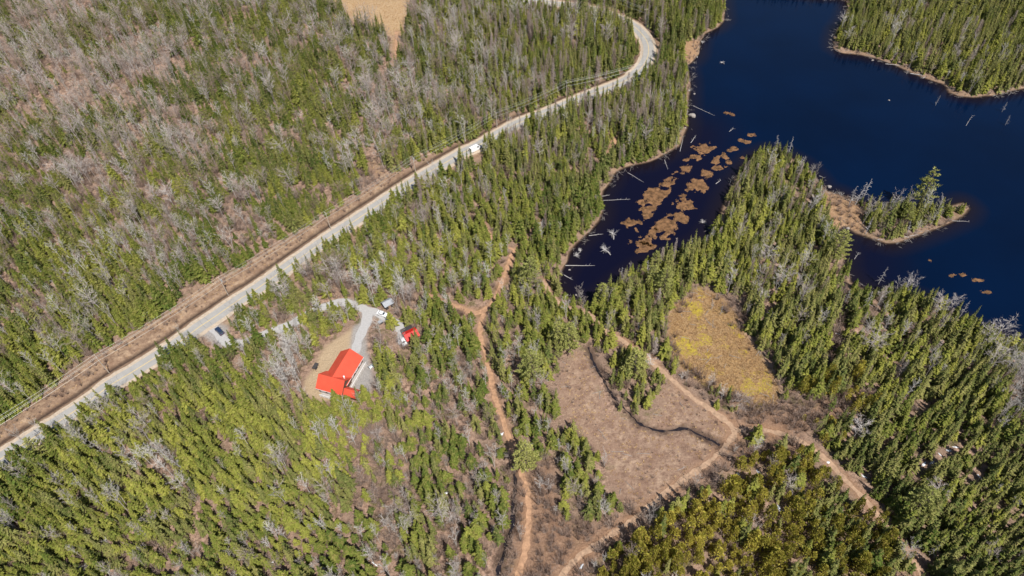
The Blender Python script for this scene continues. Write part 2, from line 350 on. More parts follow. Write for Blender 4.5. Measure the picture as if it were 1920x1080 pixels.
# ------------------------------------------------------------------ water
def water_mat():
    m, t, n, b = newmat('lake_water'); P = gpos(t)
    d = attr(t, 'depth'); arm = attr(t, 'arm')
    deep = mixc(t, ramp(t, noise(t, .02, 3, .5, P), .35, .65), (.0001, .0042, .019), (.0001, .0058, .026))
    c = mixc(t, arm, deep, (.0035, .0035, .014))
    c = mixc(t, ramp(t, d, 9, 0.5), c, (.010, .007, .010))
    t.links.new(c, b.inputs['Base Color']); b.inputs['Roughness'].default_value = .08; b.inputs['IOR'].default_value = 1.33
    b.inputs['Specular IOR Level'].default_value = .35
    bp = t.nodes.new('ShaderNodeBump'); bp.inputs['Strength'].default_value = .12; bp.inputs['Distance'].default_value = .1
    t.links.new(noise(t, 1.2, 3, .6, P), bp.inputs['Height']); t.links.new(bp.outputs[0], b.inputs['Normal'])
    tp = t.nodes.new('ShaderNodeBsdfTransparent'); mx = t.nodes.new('ShaderNodeMixShader')
    t.links.new(ramp(t, d, -.3, 1.6), mx.inputs[0])
    t.links.new(tp.outputs[0], mx.inputs[1]); t.links.new(b.outputs[0], mx.inputs[2]); t.links.new(mx.outputs[0], n['Material Output'].inputs[0])
    return m
M['water'] = water_mat()
def build_water():
    xs = np.concatenate([np.arange(10, 381, 2.5), [420, 500, 700]]); ys = np.arange(110, 581, 2.5)
    U, W = np.meshgrid(xs, ys); u, v = U.ravel(), W.ravel()
    s = sdf(LAKE, u, v, pad=300)
    ny, nx = U.shape
    i = (np.arange(ny - 1)[:, None] * nx + np.arange(nx - 1)[None]).ravel()
    Q = np.stack([i, i + 1, i + nx + 1, i + nx], -1)
    Q = Q[(s[Q] < 6).any(1)]
    used = np.unique(Q); mp = np.full(len(u), -1); mp[used] = np.arange(len(used)); Q = mp[Q]; u, v, s = u[used], v[used], s[used]
    me = mesh_from('lake', np.stack([u, v, np.full(len(u), -.8)], -1), Q.tolist(), [M['water']])
    px, py, _ = project(u, v, np.full(len(u), -.8))
    arm = sm(1420, 1300, px + (fb(u, v, 25, 9) - .5) * 60) * sm(170, 260, py) 
    arm = np.maximum(arm, sm(1760, 1620, px + (fb(u, v, 25, 3) - .5) * 60) * sm(430, 470, py) * .8)
    for k, val in (('depth', -s), ('arm', arm)):
        at = me.attributes.new(k, 'FLOAT', 'POINT'); at.data.foreach_set('value', val.astype(np.float32))
    tag(link('lake', me), 'dark navy blue lake with a marshy pond arm', None, None, 'structure')
build_water()

# ------------------------------------------------------------------ road, shoulders, lines, driveway, tracks, streams
def ribbon(name, P, hw, lift, mat, rough_edge=0.0, follow=True, label=None, kind='structure', off=0.0, seed=0, parent=None, cols=2):
    P = np.asarray(P); d = np.gradient(P, axis=0); d /= np.linalg.norm(d, axis=1)[:, None]; nrm = np.stack([-d[:, 1], d[:, 0]], -1)
    rr = np.random.RandomState(seed + 5); rows = []
    if rough_edge > .2 and hw < 3: hw = hw * (.65 + .7 * fb(P[:, 0], P[:, 1], 8, seed))
    el = hw + rough_edge * (rr.rand(len(P)) - .5) * 2; er = hw + rough_edge * (rr.rand(len(P)) - .5) * 2
    for i in range(cols):
        s = -1 + 2 * i / (cols - 1); wdt = np.where(s < 0, el, er) * s + off; rows.append(P + nrm * wdt[:, None])
    V = np.stack(rows, 1).reshape(-1, 2)
    z = (hz(V[:, 0], V[:, 1]) if follow else np.zeros(len(V))) + lift
    F = []
    for k in range(len(P) - 1):
        for i in range(cols - 1):
            a = k * cols + i; F.append((a, a + cols, a + cols + 1, a + 1)[::-1])
    o = link(name, mesh_from(name, np.column_stack([V, z]), F, [mat]), parent)
    tag(o, label, None, None, kind); return o
def asphalt_mat():
    m, t, n, b = newmat('old_asphalt'); P = gpos(t)
    c = mixc(t, ramp(t, noise(t, .25, 4, .6, P), .35, .65), (.33, .315, .295), (.40, .38, .355))
    c = mixc(t, ramp(t, noise(t, 6, 4, .8, P), .4, .75), c, (.27, .26, .245))
    t.links.new(c, b.inputs['Base Color']); b.inputs['Roughness'].default_value = .85
    return m
M['asphalt'] = asphalt_mat()
M['shoulder'] = plain('sandy_gravel', (.46, .37, .28), .95, .2, 1.0)
M['yellow'] = plain('worn_yellow_paint', (.58, .44, .22), .7, .16, 4)
M['gravel'] = plain('grey_gravel', (.40, .385, .375), .95, .14, 1.6)
M['trail'] = plain('trodden_earth', (.40, .235, .14), .95, .3, .8)
M['track'] = plain('track_earth', (.38, .25, .165), .95, .28, .8)
M['wet'] = plain('dark_stream_water', (.02, .016, .018), .12, .3, .8, 0, .5)
M['tar'] = plain('crack_tar', (.2, .19, .185), .8, .1)
ribbon('road_shoulder', ROAD, 4.7, .05, M['shoulder'], .35, True, 'sandy gravel shoulder along the paved road', cols=7)
road = ribbon('road', ROAD, 3.0, .09, M['asphalt'], .06, True, 'pale grey paved two-lane road', cols=5)
ribbon('centre_line', ROAD, .09, .098, M['yellow'], 0, True, None, None, .14, parent=road)
ribbon('centre_line', ROAD, .09, .098, M['yellow'], 0, True, None, None, -.14, parent=road)
mb = MB(); Lr = len(ROAD)
for k in range(6, Lr - 4, 1):
    if rnd.random() < .14:
        p = ROAD[k]; d = ROAD[k + 1] - ROAD[k]; d = d / np.linalg.norm(d); nn = np.array([-d[1], d[0]])
        lo, hi = (-2.9, 2.9) if rnd.random() < .6 else (rnd.uniform(-2.9, -.5), rnd.uniform(.5, 2.9))
        pts = [p + nn * (lo + (hi - lo) * i / 4) + d * rnd.uniform(-.25, .25) for i in range(5)]
        for a, b in zip(pts[:-1], pts[1:]):
            z = .097; mb.quad((*(a - d * .05), z + float(hz(*a))), (*(b - d * .05), z + float(hz(*b))), (*(b + d * .05), z + float(hz(*b))), (*(a + d * .05), z + float(hz(*a))))
tag(mb.obj('crack_seal', M['tar'], road), kind='stuff')
ribbon('driveway', DRIVE, 1.9, .045, M['gravel'], .35, True, 'grey gravel driveway curving from road to red-roofed house', cols=4, seed=3)
ribbon('driveway', DRIVE2, 1.7, .06, M['gravel'], .35, True, 'short gravel driveway branch to the red-roofed shed', cols=4, seed=4)
for i, (k, (P, hw, lab)) in enumerate(TR.items()):
    ribbon('track' if k in 'cd' else 'path', P, hw * (.55 if k in 'cd' else .6), .04, M['track'] if k in 'cd' else M['trail'], .35, True, lab, cols=4, seed=10 + i)
for i, (P, hw, lab) in enumerate(ST):
    ribbon('stream', P, hw * .38, .05, M['wet'], .4, True, lab, cols=3, seed=30 + i)

# ------------------------------------------------------------------ tree shapes (each returns trunk MB, crown MB)
def V3(a, r, z): return Vector((math.cos(a) * r, math.sin(a) * r, z))
def conifer(seed, h=12.0, r=1.65, whorl=.62, nb=7, droop=.3, base=.07, ragged=.4, wid=.2):
    q = random.Random(seed); tr = MB(); cr = MB()
    tr.tube([(0, 0, -.25), (0, 0, h * .5), (0, 0, h * .98)], [.017 * h, .011 * h, .01], 5)
    z = h * base; Z = Vector((0, 0, 1))
    bulge = [q.uniform(.72, 1.2) for _ in range(6)]
    def frond(a, L, z, dz, w_):
        b0 = V3(a, .05, z + .1 * L); tip = V3(a, L, z + dz); s = Vector((-math.sin(a), math.cos(a), 0))
        mid = b0.lerp(tip, .5) + Z * .07 * L
        cr.tri(b0, mid - s * w_ - Z * (.12 * L + q.uniform(0, .1)), tip); cr.tri(b0, tip, mid + s * w_ - Z * (.12 * L + q.uniform(0, .1)))
        for sg in (1, -1):
            for f in (.35, .62):
                e0 = b0.lerp(tip, f); e1 = e0 + (V3(a + sg * q.uniform(.5, 1.0), 1, q.uniform(-.35, .15))) * L * q.uniform(.28, .48) * (1.25 - f)
                e2 = e0.lerp(tip, .45) - Z * q.uniform(.02, .1)
                cr.tri(e0, e1, e2) if sg < 0 else cr.tri(e0, e2, e1)
    while z < h * .985:
        tt = (z / h - base) / (1 - base)
        rr = r * (1 - tt) ** .85 * q.uniform(.8, 1.18) * (1.06 if tt > .1 else .8) + .08
        n = max(4, int(nb * (1 - .4 * tt) + .5)); a0 = q.uniform(0, 6.28)
        for i in range(n):
            a = a0 + 6.28 * i / n + q.uniform(-.35, .35)
            L = rr * q.uniform(1 - ragged, 1 + ragged * .55) * bulge[int(a % 6.28 / 6.28 * 6) % 6]
            frond(a, L, z + q.uniform(-.15, .15), L * (-droop * (1 - tt) + .35 * tt + q.uniform(-.22, .16)), L * wid + .07)
        for i in range(4):
            a = q.uniform(0, 6.28); L = rr * q.uniform(.35, .6); zz = z + q.uniform(.1, .4); s = V3(a + 1.57, 1, 0) * (L * .5)
            cr.tri(V3(a, .03, zz + .1), V3(a, L, zz - .1) + s, V3(a, L, zz - .1) - s)
        z += whorl * q.uniform(.75, 1.3) * (1 - .4 * tt)
    for i in range(3):
        a = i * 2.1; cr.tri(V3(a, .1, h * .95), V3(a + 1.6, .1, h * .95), (0, 0, h * 1.03))
    return tr, cr
def cedar(seed, h=8.5, r=1.9):
    q = random.Random(seed); tr = MB(); cr = MB()
    tr.tube([(0, 0, -.25), (0, 0, h * .5), (0, 0, h * .9)], [.16, .1, .02], 5)
    for c in range(34):
        tt = q.random() ** .9; a = q.uniform(0, 6.28); rr = r * (1 - tt) ** .6 * q.uniform(.45, .9)
        cc = V3(a, rr, h * (.08 + .88 * tt)); cs = q.uniform(.45, .8) * (1 - .35 * tt)
        for k in range(16):
            d = Vector((q.gauss(0, 1), q.gauss(0, 1), q.gauss(.35, .8))).normalized()
            p = cc + d * cs * q.uniform(.6, 1.1); u = d.cross(Vector((q.gauss(0, 1), q.gauss(0, 1), q.gauss(0, 1)))).normalized() * q.uniform(.16, .3)
            tip = p + (d * .6 + Vector((0, 0, .5))).normalized() * q.uniform(.25, .5)
            cr.tri(p + u, tip, p - u)
    for k in range(4): cr.tri(V3(k * 1.57, .22, h * .9), V3(k * 1.57 + 1.57, .22, h * .9), (0, 0, h * 1.03))
    return tr, cr
def pine(seed, h=20.0, r=4.3, base=.22, gaps=0.0):
    q = random.Random(seed); tr = MB(); cr = MB(); bend = q.uniform(-.5, .5)
    tr.tube([(0, 0, -.3), (bend * .3, 0, h * .35), (bend, .2, h * .7), (bend * .8, 0, h * .97)], [.36, .28, .17, .03], 6)
    nbr = 64
    for i in range(nbr):
        tt = (i + q.random()) / nbr
        if q.random() < gaps: continue
        z = h * (base + (1 - base) * tt); prof = (1 - tt) ** .62 * (.6 + .4 * min(1, tt * 5))
        L = r * prof * q.uniform(.65, 1.15) + .35; a = i * 2.4 + q.uniform(-.4, .4); ox = bend * min(1, z / h * 1.3)
        up = q.uniform(.0, .25) + .35 * tt
        p0 = Vector((ox, 0, z)); p1 = p0 + Vector((math.cos(a) * L, math.sin(a) * L, L * up))
        tr.tube([p0, p0.lerp(p1, .6) - Vector((0, 0, .05 * L)), p1], [.06, .04, .015], 3, False)
        nt_ = max(3, int(L * 2.6))
        for k in range(nt_):
            f = .3 + .7 * (k + q.random()) / nt_; side = q.uniform(-1, 1) * (.33 * L * (1.15 - f)); 
            c = p0.lerp(p1, f) + Vector((-math.sin(a), math.cos(a), 0)) * side + Vector((0, 0, q.uniform(-.05, .2)))
            for j in range(7):
                d = Vector((math.cos(a) * .7 + q.gauss(0, .75), math.sin(a) * .7 + q.gauss(0, .75), q.gauss(.45, .45))).normalized()
                u = d.cross(Vector((q.gauss(0, 1), q.gauss(0, 1), q.gauss(0, 1)))).normalized() * q.uniform(.12, .2)
                cr.tri(c + u, c + d * q.uniform(.55, .9), c - u)
    return tr, cr
def twig(mb, q, p, d, L, w_):
    u = d.cross(Vector((q.gauss(0, 1), q.gauss(0, 1), q.gauss(0, 1))))
    u = u.normalized() * w_ if u.length > 1e-4 else Vector((w_, 0, 0))
    mb.tri(p + u, p + d * L, p - u)
def bare(seed, h=13.0, r=3.6, first=.35, steep=.75, nprim=15, nsec=6, ntw=6, tw=.028, multi=1, trunk_r=.10):
    q = random.Random(seed); tr = MB(); cr = MB()
    for st in range(multi):
        lean = Vector((q.uniform(-1, 1), q.uniform(-1, 1), 0)) * (.04 * h if multi == 1 else .11 * h); hh = h * (1 if st == 0 else q.uniform(.75, .95))
        ofs = Vector((0, 0, 0)) if st == 0 else Vector((q.uniform(-.3, .3), q.uniform(-.3, .3), 0))
        ax_ = [ofs + Vector((0, 0, -.25)), ofs + lean * .4 + Vector((q.uniform(-.15, .15), q.uniform(-.15, .15), hh * .4)), ofs + lean * .8 + Vector((0, 0, hh * .72)), ofs + lean + Vector((0, 0, hh * .97))]
        tr.tube(ax_, [trunk_r, trunk_r * .75, trunk_r * .45, .015], 5)
        def at(f):
            f = max(0, min(.999, f)) * 3; i = int(f); return ax_[i].lerp(ax_[i + 1], f - i)
        for i in range(max(5, nprim // multi)):
            tt = first + (1 - first) * (i + q.random()) / max(5, nprim // multi); p0 = at(tt); a = i * 2.4 + q.uniform(-.5, .5)
            prof = math.sin(math.pi * min(1, .22 + .78 * (1 - (tt - first) / (1 - first)) * .9)) ** .7
            L = r * prof * q.uniform(.7, 1.1) + .3; el = steep * q.uniform(.7, 1.25)
            d = Vector((math.cos(a) * math.cos(el), math.sin(a) * math.cos(el), math.sin(el)))
            p1 = p0 + d * L * .55; p2 = p1 + (d + Vector((0, 0, .35))).normalized() * L * .5
            cr.tube([p0, p1, p2], [trunk_r * .42, trunk_r * .28, .012], 3, False)
            for k in range(nsec):
                f = .25 + .75 * (k + q.random()) / nsec; s0 = p0.lerp(p1, f / .55) if f < .55 else p1.lerp(p2, (f - .55) / .45)
                sd = (d + Vector((q.gauss(0, .7), q.gauss(0, .7), q.gauss(.25, .4)))).normalized(); sl = L * q.uniform(.25, .5) * (1.2 - .5 * f)
                twig(cr, q, s0, sd, sl, tw * 1.15)
                for m in range(ntw):
                    g_ = q.uniform(.2, 1); twig(cr, q, s0 + sd * sl * g_ * .9, (sd + Vector((q.gauss(0, .7), q.gauss(0, .7), q.gauss(.25, .5)))).normalized(), q.uniform(.35, .9) * min(1.4, r / 2.4), tw)
    return tr, cr
def larch(seed, h=13.0, r=1.7):
    q = random.Random(seed); tr = MB(); cr = MB(); tr.tube([(0, 0, -.25), (0, 0, h * .5), (0, 0, h * .98)], [.17, .11, .01], 5); z = h * .1
    while z < h * .98:
        tt = z / h; rr = r * (1 - tt) ** .75 + .12
        for i in range(6):
            a = q.uniform(0, 6.28); L = rr * q.uniform(.6, 1.15); d = (V3(a, 1, q.uniform(-.25, .2))).normalized(); p0 = Vector((0, 0, z))
            twig(cr, q, p0, d, L, .045)
            for k in range(7): twig(cr, q, p0 + d * L * q.uniform(.25, .95), (d + Vector((q.gauss(0, .7), q.gauss(0, .7), q.gauss(0, .5)))).normalized(), q.uniform(.25, .6), .035)
        z += .42 * q.uniform(.8, 1.2)
    return tr, cr
def snag(seed, h=10.0, r=1.8, n=26):
    q = random.Random(seed); tr = MB(); cr = MB(); lx, ly = q.uniform(-.6, .6), q.uniform(-.6, .6)
    tr.tube([(0, 0, -.4), (lx * .3, ly * .3, h * .5), (lx, ly, h)], [.17, .11, .025], 5)
    for i in range(n):
        tt = .22 + .76 * (i + q.random()) / n; a = q.uniform(0, 6.28); L = r * (1.1 - tt) * q.uniform(.5, 1.35) + .25
        p0 = Vector((lx * tt, ly * tt, h * tt)); d = V3(a, 1, q.uniform(-.35, .3)).normalized(); p1 = p0 + d * L * .6; p2 = p1 + (d + Vector((q.gauss(0, .3), q.gauss(0, .3), q.gauss(.1, .3)))).normalized() * L * .45
        cr.tube([p0, p1, p2], [.05, .035, .012], 3, False)
        for k in range(3): twig(cr, q, p0 + d * L * q.uniform(.3, .6), (d + Vector((q.gauss(0, .6), q.gauss(0, .6), q.gauss(0, .4)))).normalized(), L * q.uniform(.2, .4), .03)
    return tr, cr
def shrub(seed, h=2.2, r=1.3, n=26, tw=.03):
    q = random.Random(seed); tr = MB(); cr = MB()
    for i in range(5):
        a = q.uniform(0, 6.28); tr.tube([(0, 0, -.1), V3(a, r * .3, h * .5)], [.035, .02], 3, False)
    for i in range(n):
        a = q.uniform(0, 6.28); e = q.uniform(.2, 1.0); p0 = V3(a, r * .12, .05); d = V3(a, e * r, h * q.uniform(.7, 1.05)); L = d.length; d.normalize()
        twig(cr, q, p0, d, L, tw * 1.1)
        for k in range(7): twig(cr, q, p0 + d * L * q.uniform(.3, .95), (d + Vector((q.gauss(0, .5), q.gauss(0, .5), q.gauss(.1, .4)))).normalized(), q.uniform(.25, .6), tw * .9)
    return tr, cr
def tuft(seed, h=.55, r=.45, n=16):
    q = random.Random(seed); tr = MB(); cr = MB()
    for i in range(n):
        a = q.uniform(0, 6.28); twig(cr, q, V3(a, r * q.uniform(0, .5), -.05), V3(a + q.gauss(0, .3), 1, q.uniform(.3, 1.6)).normalized(), h * q.uniform(.6, 1.3), .11)
    return tr, cr

def drift(seed):
    q = random.Random(seed); tr = MB(); cr = MB()
    for i in range(3):
        a = q.uniform(0, 6.28); L = q.uniform(.6, 2.2); c = Vector((q.uniform(-.6, .6), q.uniform(-.6, .6), .05)); d = V3(a, 1, q.uniform(-.05, .3))
        tr.tube([c - d * L * .5 * .3, c + d * L], [.06, .02], 4, False)
        for k in range(4): twig(cr, q, c + d * L * q.uniform(.3, .9), (d + Vector((q.gauss(0, .8), q.gauss(0, .8), q.gauss(.2, .3)))).normalized(), q.uniform(.3, .8), .03)
    return tr, cr
M['grass'] = bark_mat('dry_sedge', (.40, .24, .12), (.62, .44, .24))
M['moss'] = bark_mat('bog_moss', (.40, .29, .07), (.54, .44, .06))
KINDS = {
 'fir_tree': dict(make=[lambda s, i=i: conifer(s, 12, 2.25 + .3 * (i % 3), .64, 8, .3 + .07 * (i % 2)) for i in range(8)], mats=('trunk', 'fir'), h=12),
 'spruce_tree': dict(make=[lambda s, i=i: conifer(s, 13, 1.6 + .25 * (i % 3), .66, 6, .5, .06, .55, .17) for i in range(7)], mats=('trunk', 'spruce'), h=13),
 'cedar_tree': dict(make=[lambda s, i=i: cedar(s, 8.5, 1.75 + .15 * (i % 3)) for i in range(6)], mats=('trunk', 'cedar'), h=8.5),
 'maple_tree': dict(make=[lambda s, i=i: bare(s, 12.5, 3.0 + .5 * (i % 3), .36, .62, 18, 6, 6, .021, 1 + (i % 2)) for i in range(6)], mats=('maple', 'maple'), h=12.5),
 'aspen_tree': dict(make=[lambda s, i=i: bare(s, 13.0, 1.9 + .4 * (i % 3), .34, .95, 15, 6, 5, .021, 1 + (i % 3) // 2, .1) for i in range(6)], mats=('aspen', 'aspen'), h=13),
 'larch_tree': dict(make=[lambda s, i=i: larch(s, 13, 1.5 + .2 * (i % 3)) for i in range(4)], mats=('larch', 'larch'), h=13),
 'bare_shrub': dict(make=[lambda s, i=i: shrub(s, 2.1 + .4 * (i % 3), 1.2 + .2 * (i % 2)) for i in range(6)], mats=('shrub', 'shrub'), h=2.2),
 'pine_tree': dict(make=[lambda s: pine(s, 20, 5.9), lambda s: pine(s, 20, 5.1, .15), lambda s: pine(s, 20, 3.7, .3, .35)], mats=('trunk', 'pine'), h=20),
 'dead_tree': dict(make=[lambda s, i=i: snag(s, 10, 1.6 + .5 * (i % 3), 24 + 5 * (i % 2)) for i in range(5)], mats=('dead', 'dead'), h=10),
 'sedge_tuft': dict(make=[lambda s: tuft(s) for i in range(4)], mats=('grass', 'grass'), h=.5),
 'drift_stick': dict(make=[lambda s: drift(s) for i in range(4)], mats=('dead', 'dead'), h=1),
 'moss_tuft': dict(make=[lambda s: tuft(s, .22, .35, 10) for i in range(3)], mats=('moss', 'moss'), h=.3),
}
for ki, (kn, K) in enumerate(KINDS.items()):
    K['parts'] = []; K['joined'] = []
    for i, f in enumerate(K['make']):
        tr, cr = f(100 * ki + 17 * i + 3); a, b = M[K['mats'][0]], M[K['mats'][1]]
        K['parts'].append((mesh_from(kn + '_trunk', tr.v, tr.f, [a]), mesh_from(kn + '_crown', cr.v, cr.f, [b])))
        n = len(tr.v); K['joined'].append(mesh_from(kn + '_whole', tr.v + cr.v, tr.f + [tuple(x + n for x in q_) for q_ in cr.f], [a, b], [0] * len(tr.f) + [1] * len(cr.f)))

def scatter_stuff(name, kind, rows, label):
    """rows: x, y, z, rotz, scale_r, scale_h, variant, tint, lean"""
    rows = np.asarray(rows); n = len(rows)
    if not n: return
    coll = bpy.data.collections.new(name + '_shapes')
    for i, me in enumerate(KINDS[kind]['joined']): coll.objects.link(bpy.data.objects.new('%s_shape_%02d' % (name, i), me))
    me = bpy.data.meshes.new(name); me.vertices.add(n); me.vertices.foreach_set('co', rows[:, :3].astype(np.float32).ravel())
    def A(k, t, v, f='value'):
        a = me.attributes.new(k, t, 'POINT'); a.data.foreach_set(f, v.ravel())
    A('rot', 'FLOAT_VECTOR', np.stack([rows[:, 8] * np.cos(rows[:, 3] * 7), rows[:, 8] * np.sin(rows[:, 3] * 7), rows[:, 3]], -1).astype(np.float32), 'vector')
    A('scl', 'FLOAT_VECTOR', rows[:, [4, 4, 5]].astype(np.float32), 'vector')
    A('var', 'INT', rows[:, 6].astype(np.int32)); A('tint', 'FLOAT', rows[:, 7].astype(np.float32))
    ng = bpy.data.node_groups.new(name, 'GeometryNodeTree')
    ng.interface.new_socket('Geometry', in_out='INPUT', socket_type='NodeSocketGeometry'); ng.interface.new_socket('Geometry', in_out='OUTPUT', socket_type='NodeSocketGeometry')
    N = ng.nodes.new; L = ng.links.new
    gi, go, ip, ci, er = N('NodeGroupInput'), N('NodeGroupOutput'), N('GeometryNodeInstanceOnPoints'), N('GeometryNodeCollectionInfo'), N('FunctionNodeEulerToRotation')
    ci.inputs['Collection'].default_value = coll; ci.inputs['Separate Children'].default_value = True; ci.inputs['Reset Children'].default_value = True
    def NA(k, t):
        q_ = N('GeometryNodeInputNamedAttribute'); q_.data_type = t; q_.inputs[0].default_value = k; return q_.outputs[0]
    L(gi.outputs[0], ip.inputs['Points']); L(ci.outputs[0], ip.inputs['Instance']); ip.inputs['Pick Instance'].default_value = True
    L(NA('var', 'INT'), ip.inputs['Instance Index']); L(NA('rot', 'FLOAT_VECTOR'), er.inputs[0]); L(er.outputs[0], ip.inputs['Rotation']); L(NA('scl', 'FLOAT_VECTOR'), ip.inputs['Scale'])
    L(ip.outputs[0], go.inputs[0])
    o = link(name, me); md = o.modifiers.new('scatter', 'NODES'); md.node_group = ng
    tag(o, label, None, None, 'stuff'); return o
def grow(kind, x, y, z, rz, sr, sh, var, tint, lean, label, group, cat='tree'):
    """one single tree: an Empty at its foot with trunk and crown"""
    tr, cr = KINDS[kind]['parts'][int(var)]
    o = empty(kind, (x, y, z), 0, label, cat, group)
    o.rotation_euler = (lean * math.cos(rz * 7), lean * math.sin(rz * 7), rz); o.scale = (sr, sr, sh)
    for nm, me in (('stems' if kind == 'bare_shrub' else 'trunk', tr), ('twigs' if kind == 'bare_shrub' else 'branches' if kind == 'dead_tree' else 'crown', cr)):
        p = link(nm, me, o); p['tint'] = float(tint)
    return o

# ------------------------------------------------------------------ where the forest stands: composition read off the photo on a 160 x 135 px raster
#   each cell: firs+spruces, bare hardwoods, larches, relative density
COMP = [
 [(.28, .72, 0, .8), (.22, .78, 0, .75), (.4, .6, 0, .8), (.5, .5, 0, .85), (.35, .65, 0, .8), (.62, .28, .1, .95), (.68, .1, .22, .95), (.75, .1, .15, .9), (.9, .05, .05, 1), (.9, .1, 0, 1), (.85, .1, .05, 1), (.85, .12, .03, 1)],
 [(.2, .8, 0, .72), (.22, .78, 0, .7), (.38, .62, 0, .8), (.42, .58, 0, .8), (.5, .5, 0, .85), (.66, .3, .04, .95), (.64, .14, .22, .95), (.62, .1, .28, .95), (.8, .1, .1, 1), (.8, .1, .1, 1), (.85, .12, .03, 1), (.85, .12, .03, 1)],
 [(.38, .62, 0, .8), (.42, .58, 0, .85), (.52, .48, 0, .9), (.62, .38, 0, .92), (.72, .28, 0, .95), (.76, .12, .12, .95), (.85, .08, .07, 1), (.85, .08, .07, 1), (.86, .06, .08, 1), (.85, .08, .07, 1), (.8, .2, 0, .9), (.8, .2, 0, .9)],
 [(.5, .5, 0, .9), (.6, .4, 0, .92), (.68, .32, 0, .95), (.78, .22, 0, .95), (.72, .28, 0, .9), (.68, .32, 0, .85), (.82, .18, 0, .92), (.85, .1, .05, .95), (.9, .06, .04, 1), (.92, .06, .02, 1), (.8, .2, 0, .9), (.9, .1, 0, 1)],
 [(.64, .36, 0, .95), (.74, .26, 0, .95), (.7, .3, 0, .9), (.6, .4, 0, .8), (.5, .5, 0, .78), (.62, .38, 0, .8), (.8, .2, 0, .9), (.72, .25, .03, .85), (.8, .2, 0, .85), (.92, .06, .02, 1), (.92, .06, .02, 1), (.92, .08, 0, 1)],
 [(.78, .22, 0, 1), (.84, .16, 0, 1), (.85, .15, 0, 1), (.84, .16, 0, .95), (.7, .3, 0, .85), (.5, .5, 0, .75), (.76, .24, 0, .85), (.7, .3, 0, .8), (.8, .2, 0, .8), (.92, .06, .02, 1), (.93, .05, .02, 1), (.9, .1, 0, 1)],
 [(.86, .14, 0, 1), (.83, .17, 0, 1), (.85, .15, 0, 1), (.84, .16, 0, 1), (.5, .5, 0, .78), (.55, .45, 0, .75), (.78, .22, 0, .85), (.8, .2, 0, .85), (.9, .1, 0, .95), (.92, .08, 0, 1), (.92, .08, 0, 1), (.9, .1, 0, 1)],
 [(.86, .14, 0, 1), (.84, .16, 0, 1), (.84, .16, 0, 1), (.8, .2, 0, .95), (.55, .45, 0, .8), (.5, .5, 0, .78), (.25, .75, 0, .6), (.8, .2, 0, .9), (.92, .08, 0, 1), (.92, .08, 0, 1), (.9, .1, 0, 1), (.9, .1, 0, 1)]]
COMP = np.array(COMP)
def comp(px, py):
    u = np.clip(px / 160 - .5, 0, 10.999); v = np.clip(py / 135 - .5, 0, 6.999); i = u.astype(int); j = v.astype(int); u = (u - i)[:, None]; v = (v - j)[:, None]
    return (COMP[j, i] * (1 - u) + COMP[j, i + 1] * u) * (1 - v) + (COMP[j + 1, i] * (1 - u) + COMP[j + 1, i + 1] * u) * v
SNOW = [(1422, 885), (1383, 889), (1460, 953), (1607, 789), (1763, 851), (1780, 843), (1733, 870), (1760, 914), (1553, 867), (1837, 891), (1793, 837), (1620, 893), (420, 1064), (510, 1055), (633, 920), (703, 1058), (683, 1053), (837, 925), (783, 975), (1090, 1062), (1187, 1035), (1557, 666), (1548, 682), (1571, 625), (940, 815), (608, 1064), (1470, 960), (1748, 866)]
CEDARS = GP([(1395, 862), (1440, 858), (1500, 862), (1560, 900), (1600, 935), (1650, 1000), (1700, 1060), (1720, 1110), (1090, 1120), (1120, 1070), (1200, 1010), (1290, 950)])
CEDARS2 = GP([(1480, 740), (1600, 700), (1640, 800), (1560, 850), (1500, 815)])
BARE_CLUMPS = [((640, 530), 34), ((585, 520), 22), ((700, 545), 26), ((760, 555), 22), ((560, 650), 22), ((470, 640), 24), ((540, 690), 20), ((610, 605), 16), ((560, 735), 30), ((540, 700), 18), ((690, 712), 14), ((700, 668), 10), ((300, 865), 16), ((320, 880), 18), ((640, 545), 24), ((555, 665), 26), ((1905, 720), 30), ((1890, 760), 24)]
PINES = [(992, 545, 1.0, 0), (1002, 718, 1.0, 0), (1066, 662, .95, 1), (1048, 655, .8, 1), (985, 884, .9, 0), (1128, 572, .75, 1), (1240, 560, .95, 1), (1222, 545, .8, 1), (1561, 492, .95, 0), (1716, 396, 1.3, 2), (1692, 422, .75, 2), (1190, 706, .95, 1), (1706, 962, .95, 0), (1225, 510, .7, 2), (90, 860, .7, 1), (780, 690, .45, 1)]

# candidate points on a jittered raster
sp = 2.15
cxs, cys = np.meshgrid(np.arange(-395, 375, sp), np.arange(40, 556, sp))
tx = cxs.ravel() + NP.uniform(-.48, .48, cxs.size) * sp; ty = cys.ravel() + NP.uniform(-.48, .48, cxs.size) * sp
tpx, tpy, tsc = project(tx, ty, np.full(tx.shape, 0.0))
ok = (tpx > -190) & (tpx < 2110) & (tpy > -70) & (tpy < 1240)
tx, ty, tpx, tpy, tsc = tx[ok], ty[ok], tpx[ok], tpy[ok], tsc[ok]
Lk = samp(sdl, tx, ty); Rd = samp(droad, tx, ty); Vg = samp(s_verge, tx, ty); Dr = samp(ddrive, tx, ty); Lw = samp(s_lawn, tx, ty); Yd = samp(s_yard, tx, ty)
Cl = samp(s_clear, tx, ty); Sh = samp(s_shrub, tx, ty); Bg = samp(s_bog, tx, ty); Fd = samp(s_field, tx, ty); Tl = samp(dtrail, tx, ty); Sm = samp(dstream, tx, ty)
TZ = hz(tx, ty)
free = (Rd > 6.3) & (Vg > .8) & (Dr > 2.2) & (Yd > 1.5) & (Lw > 1.5) & (Tl > .5)
free &= ~((Tl < 1.0) & (tpx > 1400) & (tpy > 800))
treeok = free & (Lk > .9) & (Cl > 1.2) & (Bg > 1.2) & (Fd > 1.5) & (Sm > .6)
hx, hy = -60.5, 143.5
